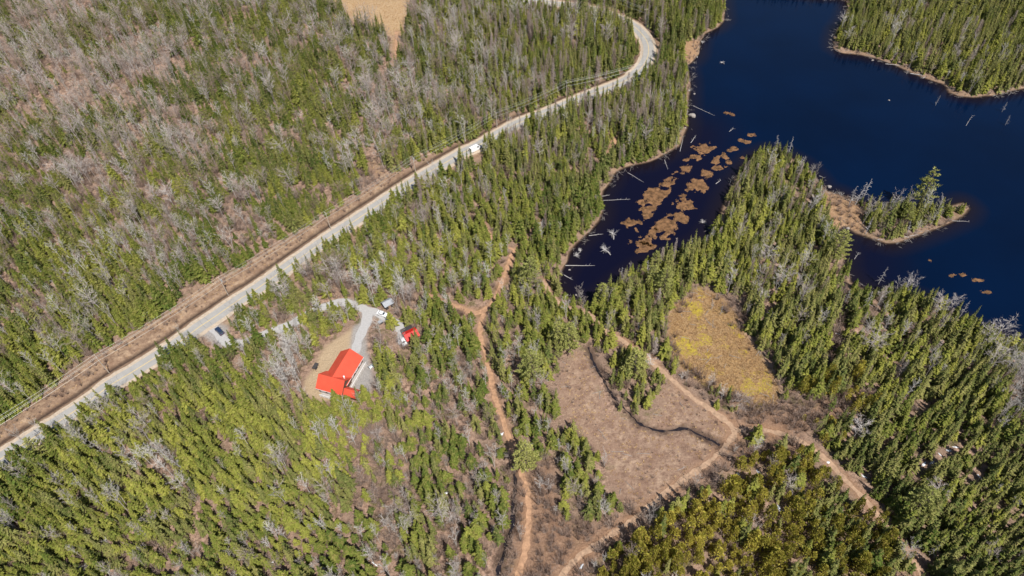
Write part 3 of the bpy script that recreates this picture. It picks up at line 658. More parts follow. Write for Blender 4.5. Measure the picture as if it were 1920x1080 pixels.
treeok &= (np.hypot(tx - hx, ty - hy) > 9) & (np.hypot(tx + 38.8, ty - 160.5) > 4.2) & (np.hypot(tx - G((728, 575))[0], ty - G((728, 575))[1]) > 3.0) & (np.hypot(tx - G((700, 684))[0], ty - G((700, 684))[1]) > 3)
for vpx in ((717, 589), (411, 620), (741, 640), (714, 604)):
    vg_ = G(vpx); treeok &= ~((np.abs(tx - vg_[0]) < 3.0) & (ty < vg_[1] + 3) & (ty > vg_[1] - 6.5))
vg_ = G((891, 280)); treeok &= ~((np.abs(tx - vg_[0]) < 4.5) & (ty < vg_[1] + 4) & (ty > vg_[1] - 15))
treeok &= ~((np.abs(tx - G((595, 690))[0]) < 2.5) & (np.abs(ty - G((595, 690))[1]) < 3))
treeok &= ~inside(NECK, tx, ty) & ~inside(BEACH, tx, ty)
for sp_ in SNOW[:12] + SNOW[21:24]:
    vg_ = G(sp_); vd_ = -vg_ / np.linalg.norm(vg_); al = (tx - vg_[0]) * vd_[0] + (ty - vg_[1]) * vd_[1]; ac = (tx - vg_[0]) * vd_[1] - (ty - vg_[1]) * vd_[0]
    treeok &= ~((al > -1.5) & (al < 5.5) & (np.abs(ac) < 1.8))
cm = comp(tpx, tpy - 12)
clump = fb(tx, ty, 26, 20); clump2 = fb(tx, ty, 11, 22)
pb = np.clip(cm[:, 1] + (clump - .5) * 1.5 * (.25 + cm[:, 1]), 0, .97); pl = cm[:, 2] * np.clip(1 + (fb(tx, ty, 18, 25) - .5) * 4, 0, 2.5)
CLP = np.zeros(len(tx))
for (p, rr) in BARE_CLUMPS:
    g0 = G(p); rad = rr / 4.4; k = np.exp(-((tx - g0[0]) ** 2 + (ty - g0[1]) ** 2) / rad ** 2); pb = np.maximum(pb, k * 1.3); CLP = np.maximum(CLP, k)
pd = cm[:, 3] * np.clip(1.12 - np.clip(fb(tx, ty, 12, 30) - .54, 0, 1) * 3.0, .25, 1)
u1 = NP.rand(len(tx)); u2 = NP.rand(len(tx)); u3 = NP.rand(len(tx)); u4 = NP.rand(len(tx))
incedar = inside(CEDARS, tx, ty) | (inside(CEDARS2, tx, ty) & (u4 < .7))
shr = Sh < .5
def zone(px, py):
    if inside(LAKE, np.array([0.]), np.array([0.]))[0]: pass
    return None
TREES = {k: [] for k in KINDS}
area_keep = {'fir_tree': .8, 'spruce_tree': .88, 'maple_tree': .25, 'aspen_tree': .6, 'larch_tree': .8, 'cedar_tree': .9}
pine_xy = np.array([G(p[:2]) for p in PINES])
nearpine = np.min(np.hypot(tx[:, None] - pine_xy[None, :, 0], ty[:, None] - pine_xy[None, :, 1]), 1)
sizef = np.clip(.5 + (fb(tx, ty, 20, 60) - .5) * 2, 0, 1)
# warm and cool stands
warm = np.clip(.5 + (fb(tx, ty, 55, 40) - .5) * 2.2 + (clump2 - .5) * 1.3, 0, 1)
for i in np.nonzero(treeok)[0]:
    if nearpine[i] < 2.6: continue
    d = pd[i]; near_open = min(Cl[i], Bg[i], Lk[i], Tl[i] + 2)
    if shr[i]: d *= .16
    if u1[i] > d: continue
    q = u2[i]
    if incedar[i]:
        pc = .84 - .4 * sm(1430, 1560, tpx[i]); kind = 'cedar_tree' if q < pc else 'maple_tree' if q < pc + .08 else 'spruce_tree' if q < .95 else 'fir_tree'
    elif shr[i]: kind = 'aspen_tree' if q < .6 else 'maple_tree' if q < .85 else 'fir_tree'
    elif q < pb[i]:
        kind = 'maple_tree' if clump2[i] + (.10 if tpy[i] < 420 and tpx[i] < 800 else -.12) > .46 else 'aspen_tree'
    elif q < pb[i] + pl[i]: kind = 'larch_tree'
    else:
        spr = .35 + (clump2[i] - .5) * 1.4 + (.25 if (tpx[i] > 1280 or tpy[i] < 330) else 0)
        kind = 'spruce_tree' if u3[i] < spr else 'fir_tree'
    if u4[i] > area_keep[kind] + (.3 if CLP[i] > .5 else 0) + (.25 if Lk[i] < 8 else 0): continue
    e = NP.rand(6)
    base = {'fir_tree': 9.2, 'spruce_tree': 10.6, 'cedar_tree': 8.4, 'maple_tree': 11.0, 'aspen_tree': 10.8, 'larch_tree': 11.5}[kind]
    if tpy[i] < 330 and tpx[i] < 1300: base *= 1.14
    hgt = base * (.38 + .86 * e[0] ** .9) * (.78 + .5 * sizef[i]) * (.8 if near_open < 4 else 1) * (.8 if shr[i] else 1)
    K = KINDS[kind]; sh = hgt / K['h']; sr = sh ** .55 * (.7 + .62 * e[1] ** 1.3)
    north = sm(620, 250, tpy[i] + (tpx[i] - 600) * .25) * (tpx[i] < 1350)
    if kind in ('fir_tree', 'cedar_tree'): tint = np.clip(warm[i] * .8 + e[2] * .7 - .25 - .22 * north, 0, 1)
    else: tint = np.clip(e[2] * .85 + warm[i] * .25 - .1 - .15 * north, 0, 1)
    if CLP[i] > .4 and kind == 'aspen_tree': tint = np.clip(.55 + e[2] * .45, 0, 1)
    if kind == 'maple_tree' : tint = np.clip(e[2] ** 1.1 * 1.1 - .05 + (clump[i] - .5) * .5, 0, 1)
    TREES[kind].append((tx[i], ty[i], TZ[i], e[3] * 6.28, sr, sh, int(e[4] * len(K['joined'])), tint, (e[5] - .5) * .09, tpx[i], tpy[i], tsc[i] * hgt))
# undergrowth: leafless bushes on verge, clearing, shrubland, shores and under the hardwoods
bp_ = np.where(Vg < .5, .6, 0) + np.where(Cl < 1, .75 * sm(.62, .42, fb(tx, ty, 13, 81)), 0) + np.where(shr, .55, 0) + np.where(treeok & (pb > .35), .42, 0) + np.where((Lk > .2) & (Lk < 3.5), 1.1, 0) + np.where(np.abs(Bg) < 3, .4, 0) + np.where(treeok, .38, 0) + np.where(np.abs(Sm) < 1.4, .9, 0) + np.where(inside(NECK, tx, ty), .45, 0)
bok = (Rd > 8.3) & (Dr > 2.6) & (Yd > .6) & (Lw > .5) & (Tl > -.1) & (Lk > .15) & (Fd > 0) & (np.hypot(tx - hx, ty - hy) > 10)
for vpx in ((717, 589), (411, 620), (741, 640)): bok &= np.hypot(tx - G(vpx)[0], ty - G(vpx)[1]) > 3.2
ub = NP.rand(len(tx))
for i in np.nonzero(bok & (ub < bp_ * (.35 + 1.3 * clump2)))[0]:
    e = NP.rand(6); tall = 1.55 if shr[i] and Cl[i] > 1 else .22 + .55 * clump[i] if Cl[i] < 1 else .35 + .75 * clump[i] if Vg[i] < .5 else .8 if Lk[i] < 4 else .75 if tpy[i] < 300 and tpx[i] < 800 else 1.25
    sh = tall * (.45 + .9 * e[0])
    TREES['bare_shrub'].append((tx[i], ty[i], TZ[i], e[3] * 6.28, sh * (.8 + .4 * e[1]), sh, int(e[4] * 6), np.clip(e[2] * .7 + clump[i] * .4 - .1, 0, 1), 0, tpx[i], tpy[i], tsc[i] * sh * 2.2))

# names for the places the trees stand in, found from ground features
road_side = lambda x, y: dist_line(ROAD, np.array([x]), np.array([y]), signed=True, pad=2000)[1][0] > 0
PATH_A, TRACK_C, TRACK_D = [smooth_line(GP(TRAILS[k][0]), 6) for k in 'acd']
def place(x, y, px, py):
    if px > 1540 and py < 230: return 'on the far shore of the lake'
    if 1600 < px < 1830 and 340 < py < 470: return 'on the small spit in the lake'
    if py < 760 and px < 1240 and road_side(x, y): return 'in woods across the road from the house'
    if px > 1250 and py < 560 and px < 1600: return 'on the point between pond and lake'
    if px > 1740 or (px > 1400 and py < 1.29 * (px - 1370) + 730): return 'in woods between straight track and lake'
    if px > 1100 and py > 930 - (px - 1242) * .8: return 'in the stand between the dirt tracks'
    if px > 1020 and py < 640: return 'in the strip beside the pond arm'
    xa = np.interp(py, [412, 533, 600, 707, 803, 910, 1075], [1014, 940, 903, 920, 948, 987, 973])
    if px > xa: return 'between footpath and brown clearing' if py > 560 else 'between the road and the pond arm'
    if py < 560 and px > 560: return 'in young woods between road and pond'
    if px < 330 + (1080 - py) * .05 : return 'in roadside woods away from the house'
    if py < 700: return 'in woods between road and house'
    return 'in mixed woods behind the house deck' if px < 700 else 'in thin woods between house and winding footpath'
ALLT = np.array([(r[0], r[1], k) for k, nm in enumerate(('fir_tree', 'spruce_tree', 'cedar_tree', 'maple_tree', 'aspen_tree', 'larch_tree')) for r in TREES[nm]])
NEIGH = ('a fir', 'a spruce', 'a cedar', 'a maple', 'an aspen', 'a larch')
def spot(x, y, px, py, woods):
    f = lambda A: float(samp(A, x, y))
    if f(droad) < 13 and f(sroad) * 1 != 0: return 'at the road edge ' + ('across from the house' if road_side(x, y) else "on the house's side")
    if f(sdl) < 6: return "at the water's edge " + ('of the pond arm' if px < 1420 else 'of the lake')
    if f(s_clear) < 5: return 'edging the brown clearing'
    if f(s_bog) < 5: return 'edging the yellow bog'
    if f(dtrail) < 3.5: return 'beside the winding footpath' if dist_line(PATH_A, np.array([x]), np.array([y]), pad=900)[0] < 6 else 'beside a dirt track'
    if np.hypot(x + 61, y - 143) < 24: return 'close to the red-roofed house'
    return woods
def neighbour(x, y):
    d = np.hypot(ALLT[:, 0] - x, ALLT[:, 1] - y); d[d < .05] = 99; k = int(np.argmin(d)); return 'beside ' + NEIGH[int(ALLT[k, 2])] if d[k] < 2.6 else 'standing clear'
def size_word(v): return 'tall' if v > .95 else 'young' if v < .68 else 'mid-sized'
LOOK = {'fir_tree': lambda t: ('yellow-green' if t > .6 else 'deep green' if t < .3 else 'green') + ' fir', 'spruce_tree': lambda t: ('olive' if t > .6 else 'dark green') + ' spruce',
        'cedar_tree': lambda t: ('golden-olive' if t > .55 else 'dark olive') + ' cedar', 'maple_tree': lambda t: ('pale grey' if t > .5 else 'brownish') + ' bare maple',
        'aspen_tree': lambda t: ('whitish' if t > .5 else 'grey') + ' bare aspen', 'larch_tree': lambda t: ('grey' if t > .5 else 'brown') + ' bare larch', 'bare_shrub': lambda t: ('pale' if t > .5 else 'reddish-brown') + ' leafless bush'}
STUFF = {'fir_tree': ('fir_forest', 'mass of green firs filling the farther forest'), 'spruce_tree': ('spruce_forest', 'mass of dark slender spruces filling the farther forest'), 'cedar_tree': ('cedar_forest', 'mass of further olive cedars'),
         'maple_tree': ('maple_forest', 'mass of leafless grey-brown maples in the farther hardwood forest'), 'aspen_tree': ('aspen_forest', 'mass of leafless pale aspens in the farther forest'), 'larch_tree': ('larch_forest', 'mass of leafless brown larches in the farther forest'),
         'bare_shrub': ('undergrowth', 'leafless brown undergrowth over verge, clearing and forest floor')}
for kind, (sn, sl) in STUFF.items():
    rows = np.array(TREES[kind]); K = KINDS[kind]
    inview = (rows[:, 9] > -5) & (rows[:, 9] < 1925) & (rows[:, 10] > 8) & (rows[:, 10] < 1085)
    order = np.argsort(-np.where(inview, rows[:, 11], -1)); top = order[:300] if inview.sum() > 300 else np.nonzero(inview)[0]
    for i in top:
        r_ = rows[i]; pl_ = spot(r_[0], r_[1], r_[9], r_[10], place(r_[0], r_[1], r_[9], r_[10]))
        grow(kind, r_[0], r_[1], r_[2], r_[3], r_[4], r_[5], r_[6], r_[7], r_[8], '%s %s %s, %s' % (size_word(r_[5]), LOOK[kind](r_[7]), neighbour(r_[0], r_[1]), pl_), '%ss %s' % (kind.replace('_', ' '), pl_), 'shrub' if kind == 'bare_shrub' else 'tree')
    rest = np.setdiff1d(np.arange(len(rows)), top)
    print('TREES', kind, len(rows), 'single', len(top))
    scatter_stuff(sn, kind, rows[rest, :9], sl)

# ------------------------------------------------------------------ single pines, dead trees, logs, rocks, mats, snow
def gz(p, z=0.0):
    q = G(p, z); return q[0], q[1]
PINE_LAB = ['tall broad pine standing at the fork of the footpath', 'big broad pine at the upper left corner of the brown clearing', 'big dense pine beside the shrubby path above the clearing', 'pine half hidden behind the big pine above the clearing',
            'yellowish pine standing over the winding footpath', 'pine leaning over the dark end of the pond', 'tall shaggy pine between the pond and the yellow bog', 'shaggy pine next to the white dead trunk near the pond', 'broad pine alone at the lake cove by the spit',
            'tall layered pine on the lake spit, tallest of the spit', 'lower layered pine at the foot of the tall one on the spit', 'pine with a dead grey top beside the straight track', 'large pale pine amid firs right of the straight track', 'thin pine at the pond edge near the sedge mats', 'dark pine crowding the road edge', 'small pine in front of the red-roofed shed']
for (px, py, s_, v_), lab in zip(PINES, PINE_LAB):
    x, y = gz((px, py)); grow('pine_tree', x, y, float(hz(x, y)), rnd.uniform(0, 6), s_ * 1.0, s_ * rnd.uniform(.8, .95), v_, rnd.uniform(.3, 1), rnd.uniform(-.04, .04), lab, 'pine trees standing out of the woods')
SNAGS = [((1590, 388), 1.15, 'grey dead tree on the neck of the spit, leftmost of three'), ((1603, 384), 1.25, 'grey dead tree on the neck of the spit, middle of three'), ((1614, 380), 1.35, 'grey dead tree with long limbs on the spit neck beside the firs'),
  ((1664, 398), .9, 'dead grey tree among the firs of the spit'), ((1738, 398), 1.0, 'dead silvery tree beside the tall pine on the spit'), ((1624, 436), .95, 'dead grey tree leaning at the lower bank of the spit'), ((1700, 440), .8, 'dead branchy tree at the lower bank of the spit'),
  ((1648, 530), 1.0, 'silver dead tree rising from firs near the cove'), ((1696, 545), 1.15, 'dead tree with level limbs over the lake behind the firs'), ((1800, 592), 1.0, 'white dead tree among the lake-edge spruces'), ((1582, 572), .95, 'dead white tree beside the icy brook'), ((1622, 576), .9, 'thin dead tree inland from the cove'),
  ((1196, 640), 1.0, 'dead white-topped tree beside the dark creek end of the bog'), ((1212, 520), .95, 'bare white trunk standing by the pond pines'), ((1090, 935), .75, 'white starlike dead tree amid firs left of the clearing'), ((1048, 843), .75, 'small white dead tree at the clearing edge'),
  ((1164, 528), .95, 'grey dead conifer standing at the pond edge'), ((1320, 470), .9, 'dead grey tree on the pond bank by the point'), ((1388, 345), 1.0, 'dead grey tree leaning out from the point'), ((1455, 285), 1.0, 'dead tree at the tip of the wooded point'), ((1478, 290), 1.15, 'second dead tree at the tip of the wooded point'),
  ((1268, 275), .7, 'dead tree on the pond shore below the larches'), ((1755, 195), .6, 'dead snag standing in the lake off the far shore'), ((1880, 207), .6, 'dead snag in the water near the far shore bend'), ((1886, 232), .6, 'lone dead snag out in the lake'), ((1742, 1042), .8, 'dead tree in the woods right of the straight track'), ((1860, 930), .85, 'white dead tree deep in the dense firs'), ((1350, 590), .6, 'spindly dead tree on the yellow bog'), ((1334, 580), .5, 'short dead tree on the yellow bog')]
for (p, s_, lab) in SNAGS:
    x, y = gz(p); grow('dead_tree', x, y, max(-1.0, float(hz(x, y))), rnd.uniform(0, 6), s_ * .95, s_, rnd.randrange(5), rnd.uniform(.5, 1), rnd.uniform(-.08, .08), lab, 'dead standing trees', 'dead tree')

def fallen(p0, p1, r0, label, group, z=-.8, stubs=6, parent_z=None):
    a = Vector((*gz(p0, z), 0)); b = Vector((*gz(p1, z), 0)); L = (b - a).length; d = (b - a).normalized()
    root = empty('fallen_log', (a.x, a.y, (z if parent_z is None else parent_z)), math.atan2(d.y, d.x), label, 'log', group)
    t_ = MB(); t_.tube([(0, 0, .08), (L * .33, rnd.uniform(-.1, .1), .1), (L * .66, rnd.uniform(-.15, .15), .1), (L, 0, .06)], [r0 * .7, r0 * .6, r0 * .45, r0 * .2], 6); t_.obj('trunk', M['dead'], root)['tint'] = rnd.uniform(.5, 1)
    if stubs:
        s_ = MB()
        for k in range(stubs):
            f = rnd.uniform(.3, 1); an = rnd.uniform(-1, 1) * 1.4; e = rnd.uniform(.4, 1.3)
            s_.tube([(L * f, 0, .1), (L * f + e * .5, math.sin(an) * e, .1 + abs(math.cos(an)) * e * .6)], [.05, .012], 3, False)
        s_.obj('branches', M['dead'], root)['tint'] = rnd.uniform(.5, 1)
    return root
WL = [((1060, 498), (1115, 498), .24, 'long pale log lying across the end of the pond'), ((1104, 442), (1131, 439), .2, 'grey log on the pond bank'), ((1131, 376), (1182, 374), .16, 'thin straight log jutting into the pond'), ((1129, 368), (1143, 366), .18, 'short log above the thin straight one in the pond'), ((1058, 516), (1074, 525), .2, 'short broken log near the dark end of the pond'),
  ((1177, 324), (1207, 342), .2, 'slanting log in the pond below the bank'), ((1275, 284), (1281, 256), .18, 'log sticking out from the larch bank'), ((1295, 268), (1305, 254), .2, 'short white log floating by the shore'), ((1300, 199), (1340, 217), .15, 'thin sunken log off the boulder'), ((1367, 247), (1375, 241), .14, 'tiny stick log in the open channel'), ((1342, 345), (1351, 338), .18, 'short white log beside the sedge mats'), ((1246, 300), (1252, 318), .2, 'log pointing from the bank at the sedge mats'),
  ((1660, 120), (1700, 124), .2, 'log along the far shore'), ((1707, 138), (1777, 148), .24, 'long log on the far shore bank'), ((1722, 133), (1764, 144), .2, 'log stacked against the long one on the far shore'), ((1730, 147), (1742, 140), .16, 'short crossing log on the far shore'), ((1811, 236), (1823, 217), .12, 'faint sunken log in the open lake'), ((1547, 413), (1592, 416), .22, 'pale log across the neck of the spit'), ((1602, 486), (1610, 474), .14, 'small stick log in the cove'), ((1536, 330), (1545, 334), .18, 'short log at the neck above the spit'), ((1785, 414), (1818, 416), .16, 'branchy log at the end of the spit'), ((1690, 446), (1720, 440), .18, 'pale log along the lower bank of the spit'), ((1645, 449), (1680, 453), .16, 'thin log edging the lower bank of the spit'), ((1285, 226), (1290, 204), .15, 'log lying along the bank near the boulder')]
for a, b, r_, lab in WL: fallen(a, b, r_, lab, 'logs in and beside the water')
# uprooted crowns in the pond
def rootwad(p, s_, label, up=.5):
    x, y = gz(p, -.8); root = empty('uprooted_tree', (x, y, -.8), rnd.uniform(0, 6), label, 'dead tree', 'uprooted trees in the pond')
    m1 = MB(); m1.tube([(0, 0, .1), (1.5 * s_, .3, .5 * s_), (3 * s_, .2, .3)], [.3 * s_, .24 * s_, .12 * s_], 6); m1.obj('trunk', M['dead'], root)['tint'] = .6
    m2 = MB()
    for k in range(34):
        a = rnd.uniform(0, 6.28); e = rnd.uniform(.1, 1.1); d = V3(a, math.cos(e), math.sin(e) * up + .08); L = rnd.uniform(1.2, 3.2) * s_
        m2.tube([(0, 0, .3 * s_), tuple(d * L * .6 + Vector((0, 0, .3 * s_))), tuple(d * L + Vector((rnd.uniform(-.3, .3), rnd.uniform(-.3, .3), .25 * s_)))], [.07, .045, .015], 3, False)
        twig(m2, rnd, d * L * .6 + Vector((0, 0, .3)), V3(a + rnd.uniform(-.8, .8), 1, .2).normalized(), L * .4, .035)
    m2.obj('roots', M['dead'], root)['tint'] = .95
rootwad((1149, 440), 1.1, 'white starry uprooted tree in the pond, farther out than its larger neighbour'); rootwad((1134, 470), 1.2, 'large white uprooted tree spread in the pond'); rootwad((1081, 480), .7, 'small uprooted stump in the pond near the long log'); rootwad((1088, 470), .5, 'tiny uprooted stump by the pond bank'); rootwad((1318, 418), .7, 'uprooted tree on the bank of the point'); rootwad((1355, 118), .6, 'branchy drowned tree in the open lake'); rootwad((1317, 80), .6, 'drowned branches at the lake bank by the sand')
# boulders
def rock(p, s_, label, z=-.75, flat=.6, mat='rock'):
    q = random.Random(int(p[0])); bm_v = []; F = []; n, m = 10, 6
    for j in range(m + 1):
        for i in range(n):
            t1 = math.pi * j / m; a = 2 * math.pi * i / n; k = 1 + .22 * math.sin(3 * a + q.random()) * math.sin(t1) + q.uniform(-.1, .1)
            bm_v.append((math.sin(t1) * math.cos(a) * s_ * k, math.sin(t1) * math.sin(a) * s_ * k * .8, math.cos(t1) * s_ * flat))
    for j in range(m):
        for i in range(n): F.append((j * n + i, (j + 1) * n + i, (j + 1) * n + (i + 1) % n, j * n + (i + 1) % n))
    x, y = gz(p, z); o = link('boulder', mesh_from('boulder', bm_v, F, [M[mat]])); o.location = (x, y, z); o.rotation_euler = (0, 0, q.uniform(0, 6)); tag(o, label, 'rock', 'boulders along the shores')
M['rock'] = plain('granite', (.30, .265, .24), .9, .3, 1.5)
for p, s_, lab in [((1298, 217), 1.9, 'large pale round boulder standing in the water off the bank'), ((1302, 176), .7, 'small boulder in the lake by the tree-covered bank'), ((1292, 170), .7, 'boulder on the bank above the large round one'), ((1307, 107), .6, 'small rock beside the sandy beach'), ((1636, 113), .7, 'small rock in the lake near the far shore'), ((1888, 170), .8, 'rock on the far shore bend'), ((1667, 188), .5, 'tiny rock alone in the open lake'), ((1555, 350), 1.0, 'pale boulder at the neck of the spit'), ((1585, 513), 1.0, 'pale boulder in the cove'), ((1080, 553), .5, 'small rock in the dark end of the pond'), ((1068, 506), .5, 'small rock beside the long pond log'), ((1590, 428), .8, 'boulder on the lower side of the spit neck'), ((1285, 240), .6, 'rock at the bank below the large round boulder')]: rock(p, s_, lab)
# sedge mats in the pond arm
CHANNEL = GP([(1120 + a / 4.5, 200 + b / 4.5) for a, b in ((1060, 350), (960, 415), (880, 490), (800, 575), (715, 620), (690, 690), (620, 770), (550, 850), (520, 910), (440, 990), (380, 1040))], -.8)
def mat_(p, rx, ry, ang, label):
    x, y = gz(p, -.8); sc = project(np.array(x), np.array(y), np.array(-.8))[2]; a_ = rx / sc; b_ = ry / sc / .68
    root = empty('sedge_mat', (x, y, -.8), 0, label, 'sedge mat', 'rusty sedge mats in the shallow water')
    q = random.Random(int(p[0] * 7 + p[1])); bl = MB(); bs = MB()
    ca, sa = math.cos(ang), math.sin(ang); st_ = .5; R_ = max(a_, b_) * 1.35; n = int(R_ / st_) + 1
    def top(lx, ly):
        u = (lx * ca + ly * sa) / a_; v = (-lx * sa + ly * ca) / b_; r_ = math.hypot(u, v)
        return .34 * (.88 - r_ * r_) + (float(fb(np.array(x + lx), np.array(y + ly), 2.6, 55)) - .5) * 1.5 - 1.3 * math.exp(-(float(dist_line(CHANNEL, np.array([x + lx]), np.array([y + ly]), pad=99)[0]) / 1.5) ** 2)
    idx = {}
    for j in range(-n, n + 1):
        for i in range(-n, n + 1):
            h_ = top(i * st_, j * st_)
            if h_ > -.35: idx[i, j] = len(bs.v); bs.v.append((i * st_ + q.uniform(-.15, .15), j * st_ + q.uniform(-.15, .15), min(.22, h_) if h_ > 0 else h_))
            if h_ > .0:
                for k in range(2):
                    w2 = q.uniform(.04, .1); o2 = Vector((i * st_ + q.uniform(-.4, .4), j * st_ + q.uniform(-.4, .4), min(.2, h_) - .05)); d = V3(q.uniform(0, 6.28), w2, 0)
                    bl.tri(o2 + d, o2 + Vector((q.uniform(-.25, .25), q.uniform(-.25, .25), q.uniform(.15, .4))), o2 - d)
    for (i, j), k in idx.items():
        if all(c_ in idx for c_ in ((i + 1, j), (i + 1, j + 1), (i, j + 1))): bs.f.append((k, idx[i + 1, j], idx[i + 1, j + 1], idx[i, j + 1]))
    if bl.v: b9 = bl.obj('blades', M['sedge'], root); b9['tint'] = q.uniform(0, 1); b9['kind'] = 'stuff'
    if bs.f: bs.obj('root_mat', M['peat'], root)
M['peat'] = plain('wet_peat', (.15, .08, .038), .9, .85, .55); M['sedge'] = bark_mat('rusty_sedge', (.34, .165, .06), (.50, .29, .12))
Z2 = lambda x, y: (1120 + x / 4.5, 200 + y / 4.5)
MATS = [(900, 350, 90, 42, .1), (870, 420, 85, 38, .15), (750, 445, 32, 16, 0), (765, 535, 85, 50, .2), (610, 640, 95, 62, .2), (490, 760, 100, 80, .5), (370, 815, 45, 26, 0), (450, 890, 70, 55, .2), (300, 995, 95, 42, .1), (690, 800, 95, 95, .5), (560, 1000, 140, 85, .5), (720, 940, 70, 40, .1), (840, 660, 115, 60, .2), (990, 440, 95, 60, .5), (1145, 360, 48, 20, .3), (1020, 510, 55, 28, .1), (1230, 298, 58, 24, -.1), (1318, 238, 38, 18, .1), (1115, 62, 38, 13, -.5), (900, 575, 70, 42, .2), (1120, 465, 34, 18, 0), (1240, 450, 30, 24, .3), (420, 1100, 150, 75, .3), (400, 1175, 90, 48, .4)]
MW = ['long', 'broad', 'small', 'rounded', 'large', 'big ragged', 'tiny', 'ragged', 'low', 'wide', 'largest', 'narrow', 'spreading', 'stretched', 'slim', 'thin', 'split', 'little', 'lone drifting', 'uneven', 'small outlying', 'bankside', 'wide lower', 'pointed']
for i, m_ in enumerate(MATS):
    side = 'above the dark channel' if i in (0, 1, 2, 3, 4, 5, 6, 7, 8) else 'below the dark channel' if i in (9, 10, 11, 12, 13, 15, 19, 22, 23) else 'in open water off the wooded point'
    mat_(Z2(m_[0], m_[1]), m_[2] / 4.5, m_[3] / 4.5, m_[4], '%s rusty sedge mat %s' % (MW[i], side))
for p, rx, ry, lab in [((1793, 516), 13, 3.5, 'thin tan weed streak in the lake, nearest the tall leaning spruces'), ((1833, 526), 13, 3, 'faint weed streak between two brighter streaks in the lake'), ((1845, 547), 11, 4, 'bright tan weed streak in the lake off the firs'), ((1744, 488), 5, 2.2, 'tiny weed patch in the lake beyond the dead tree')]: mat_(p, rx, ry, 0, lab)
# snow
M['snow'] = plain('old_snow', (.62, .64, .67), .6, .15, 3)
for i, p in enumerate(SNOW):
    x, y = gz(p); q = random.Random(i); v = [(0, 0, .1)]; n = 14; a_, b_ = q.uniform(.7, 1.5), q.uniform(.25, .55)
    for ring, zz in ((.6, .08), (1, -.1)):
        for k in range(n): v.append((math.cos(6.28 * k / n) * a_ * ring * q.uniform(.45, 1.45), math.sin(6.28 * k / n) * b_ * ring * q.uniform(.45, 1.45), zz))
    F = [(0, 1 + k, 1 + (k + 1) % n) for k in range(n)] + [(1 + k, 1 + n + k, 1 + n + (k + 1) % n, 1 + (k + 1) % n) for k in range(n)]
    o = link('snow_patch', mesh_from('snow_patch', v, F, [M['snow']], None, True)); o.location = (x, y, float(hz(x, y))); o.rotation_euler = (0, 0, q.uniform(0, 3)); pl_ = place(x, y, p[0], p[1])
    tag(o, 'small patch of leftover white snow %s' % pl_, 'snow', 'leftover snow patches')
for p, sc_, v_, lab in (((1622, 668), 1.0, 4, 'huge spreading grey bare maple among firs near the icy brook'), ((540, 305), .95, 2, 'large pale bare maple across the road, standing above the firs'), ((1745, 935), .7, 0, 'pale bare maple beside the large pale pine')):
    x, y = gz(p); grow('maple_tree', x, y, float(hz(x, y)), 1.0, sc_ * 1.7, sc_, v_, .7, 0, lab, 'big lone bare trees')
DW = []
k = np.nonzero((Lk > -2.5) & (Lk < 2.8) & (tpx > 1000))[0]
for i in k:
    for j in range(2):
        e = NP.rand(6)
        if e[5] < .75 * max(0, clump2[i] * 2.4 - .65): DW.append((tx[i] + e[0] * 2 - 1, ty[i] + e[1] * 2 - 1, max(-.82, TZ[i]), e[2] * 6.28, .3 + 1.1 * e[3] ** 2, .4 + .5 * e[4], int(e[4] * 4), e[5] * .9 - .3, 0))
scatter_stuff('driftwood', 'drift_stick', DW, 'grey driftwood and dead branches littering the shores')
# fine litter on bog and clearing, and small logs
rows = {'sedge_tuft': [], 'moss_tuft': []}
for P, nm, n_, moss in ((BOG, 'bog', 8000, .25), (CLEARING, 'clearing', 900, 0), (FIELD, 'field', 5000, 0), (VERGE, 'verge', 5000, 0)):
    lo, hi = P.min(0), P.max(0); xx = NP.uniform(lo[0], hi[0], n_ * 3); yy = NP.uniform(lo[1], hi[1], n_ * 3); k = inside(P, xx, yy) & (samp(dtrail, xx, yy) > .3) & (samp(droad, xx, yy) > 7.6) & (samp(dstream, xx, yy) > .2)
    xx, yy = xx[k][:n_], yy[k][:n_]; mm = fb(xx, yy, 9, 70); zz = hz(xx, yy)
    for x, y, z, m_ in zip(xx, yy, zz, mm):
        e = NP.rand(4)
        if moss and m_ > .64: rows['moss_tuft'].append((x, y, z, e[0] * 6.28, .8 + e[1], .8, int(e[2] * 3), e[3] * .6 + (m_ - .5) * 2, 0))
        elif e[3] < (.75 if moss else .6): rows['sedge_tuft'].append((x, y, z, e[0] * 6.28, .35 + .6 * e[1], .4 + .6 * e[2], int(e[2] * 4), np.clip(e[1] * .8 + (m_ - .5), 0, 1), 0))
scatter_stuff('sedge_grass', 'sedge_tuft', rows['sedge_tuft'], 'dry straw-coloured sedge and grass tufts in bog, field and verge')
scatter_stuff('bog_moss', 'moss_tuft', rows['moss_tuft'], 'yellow-green moss cushions in the bog')
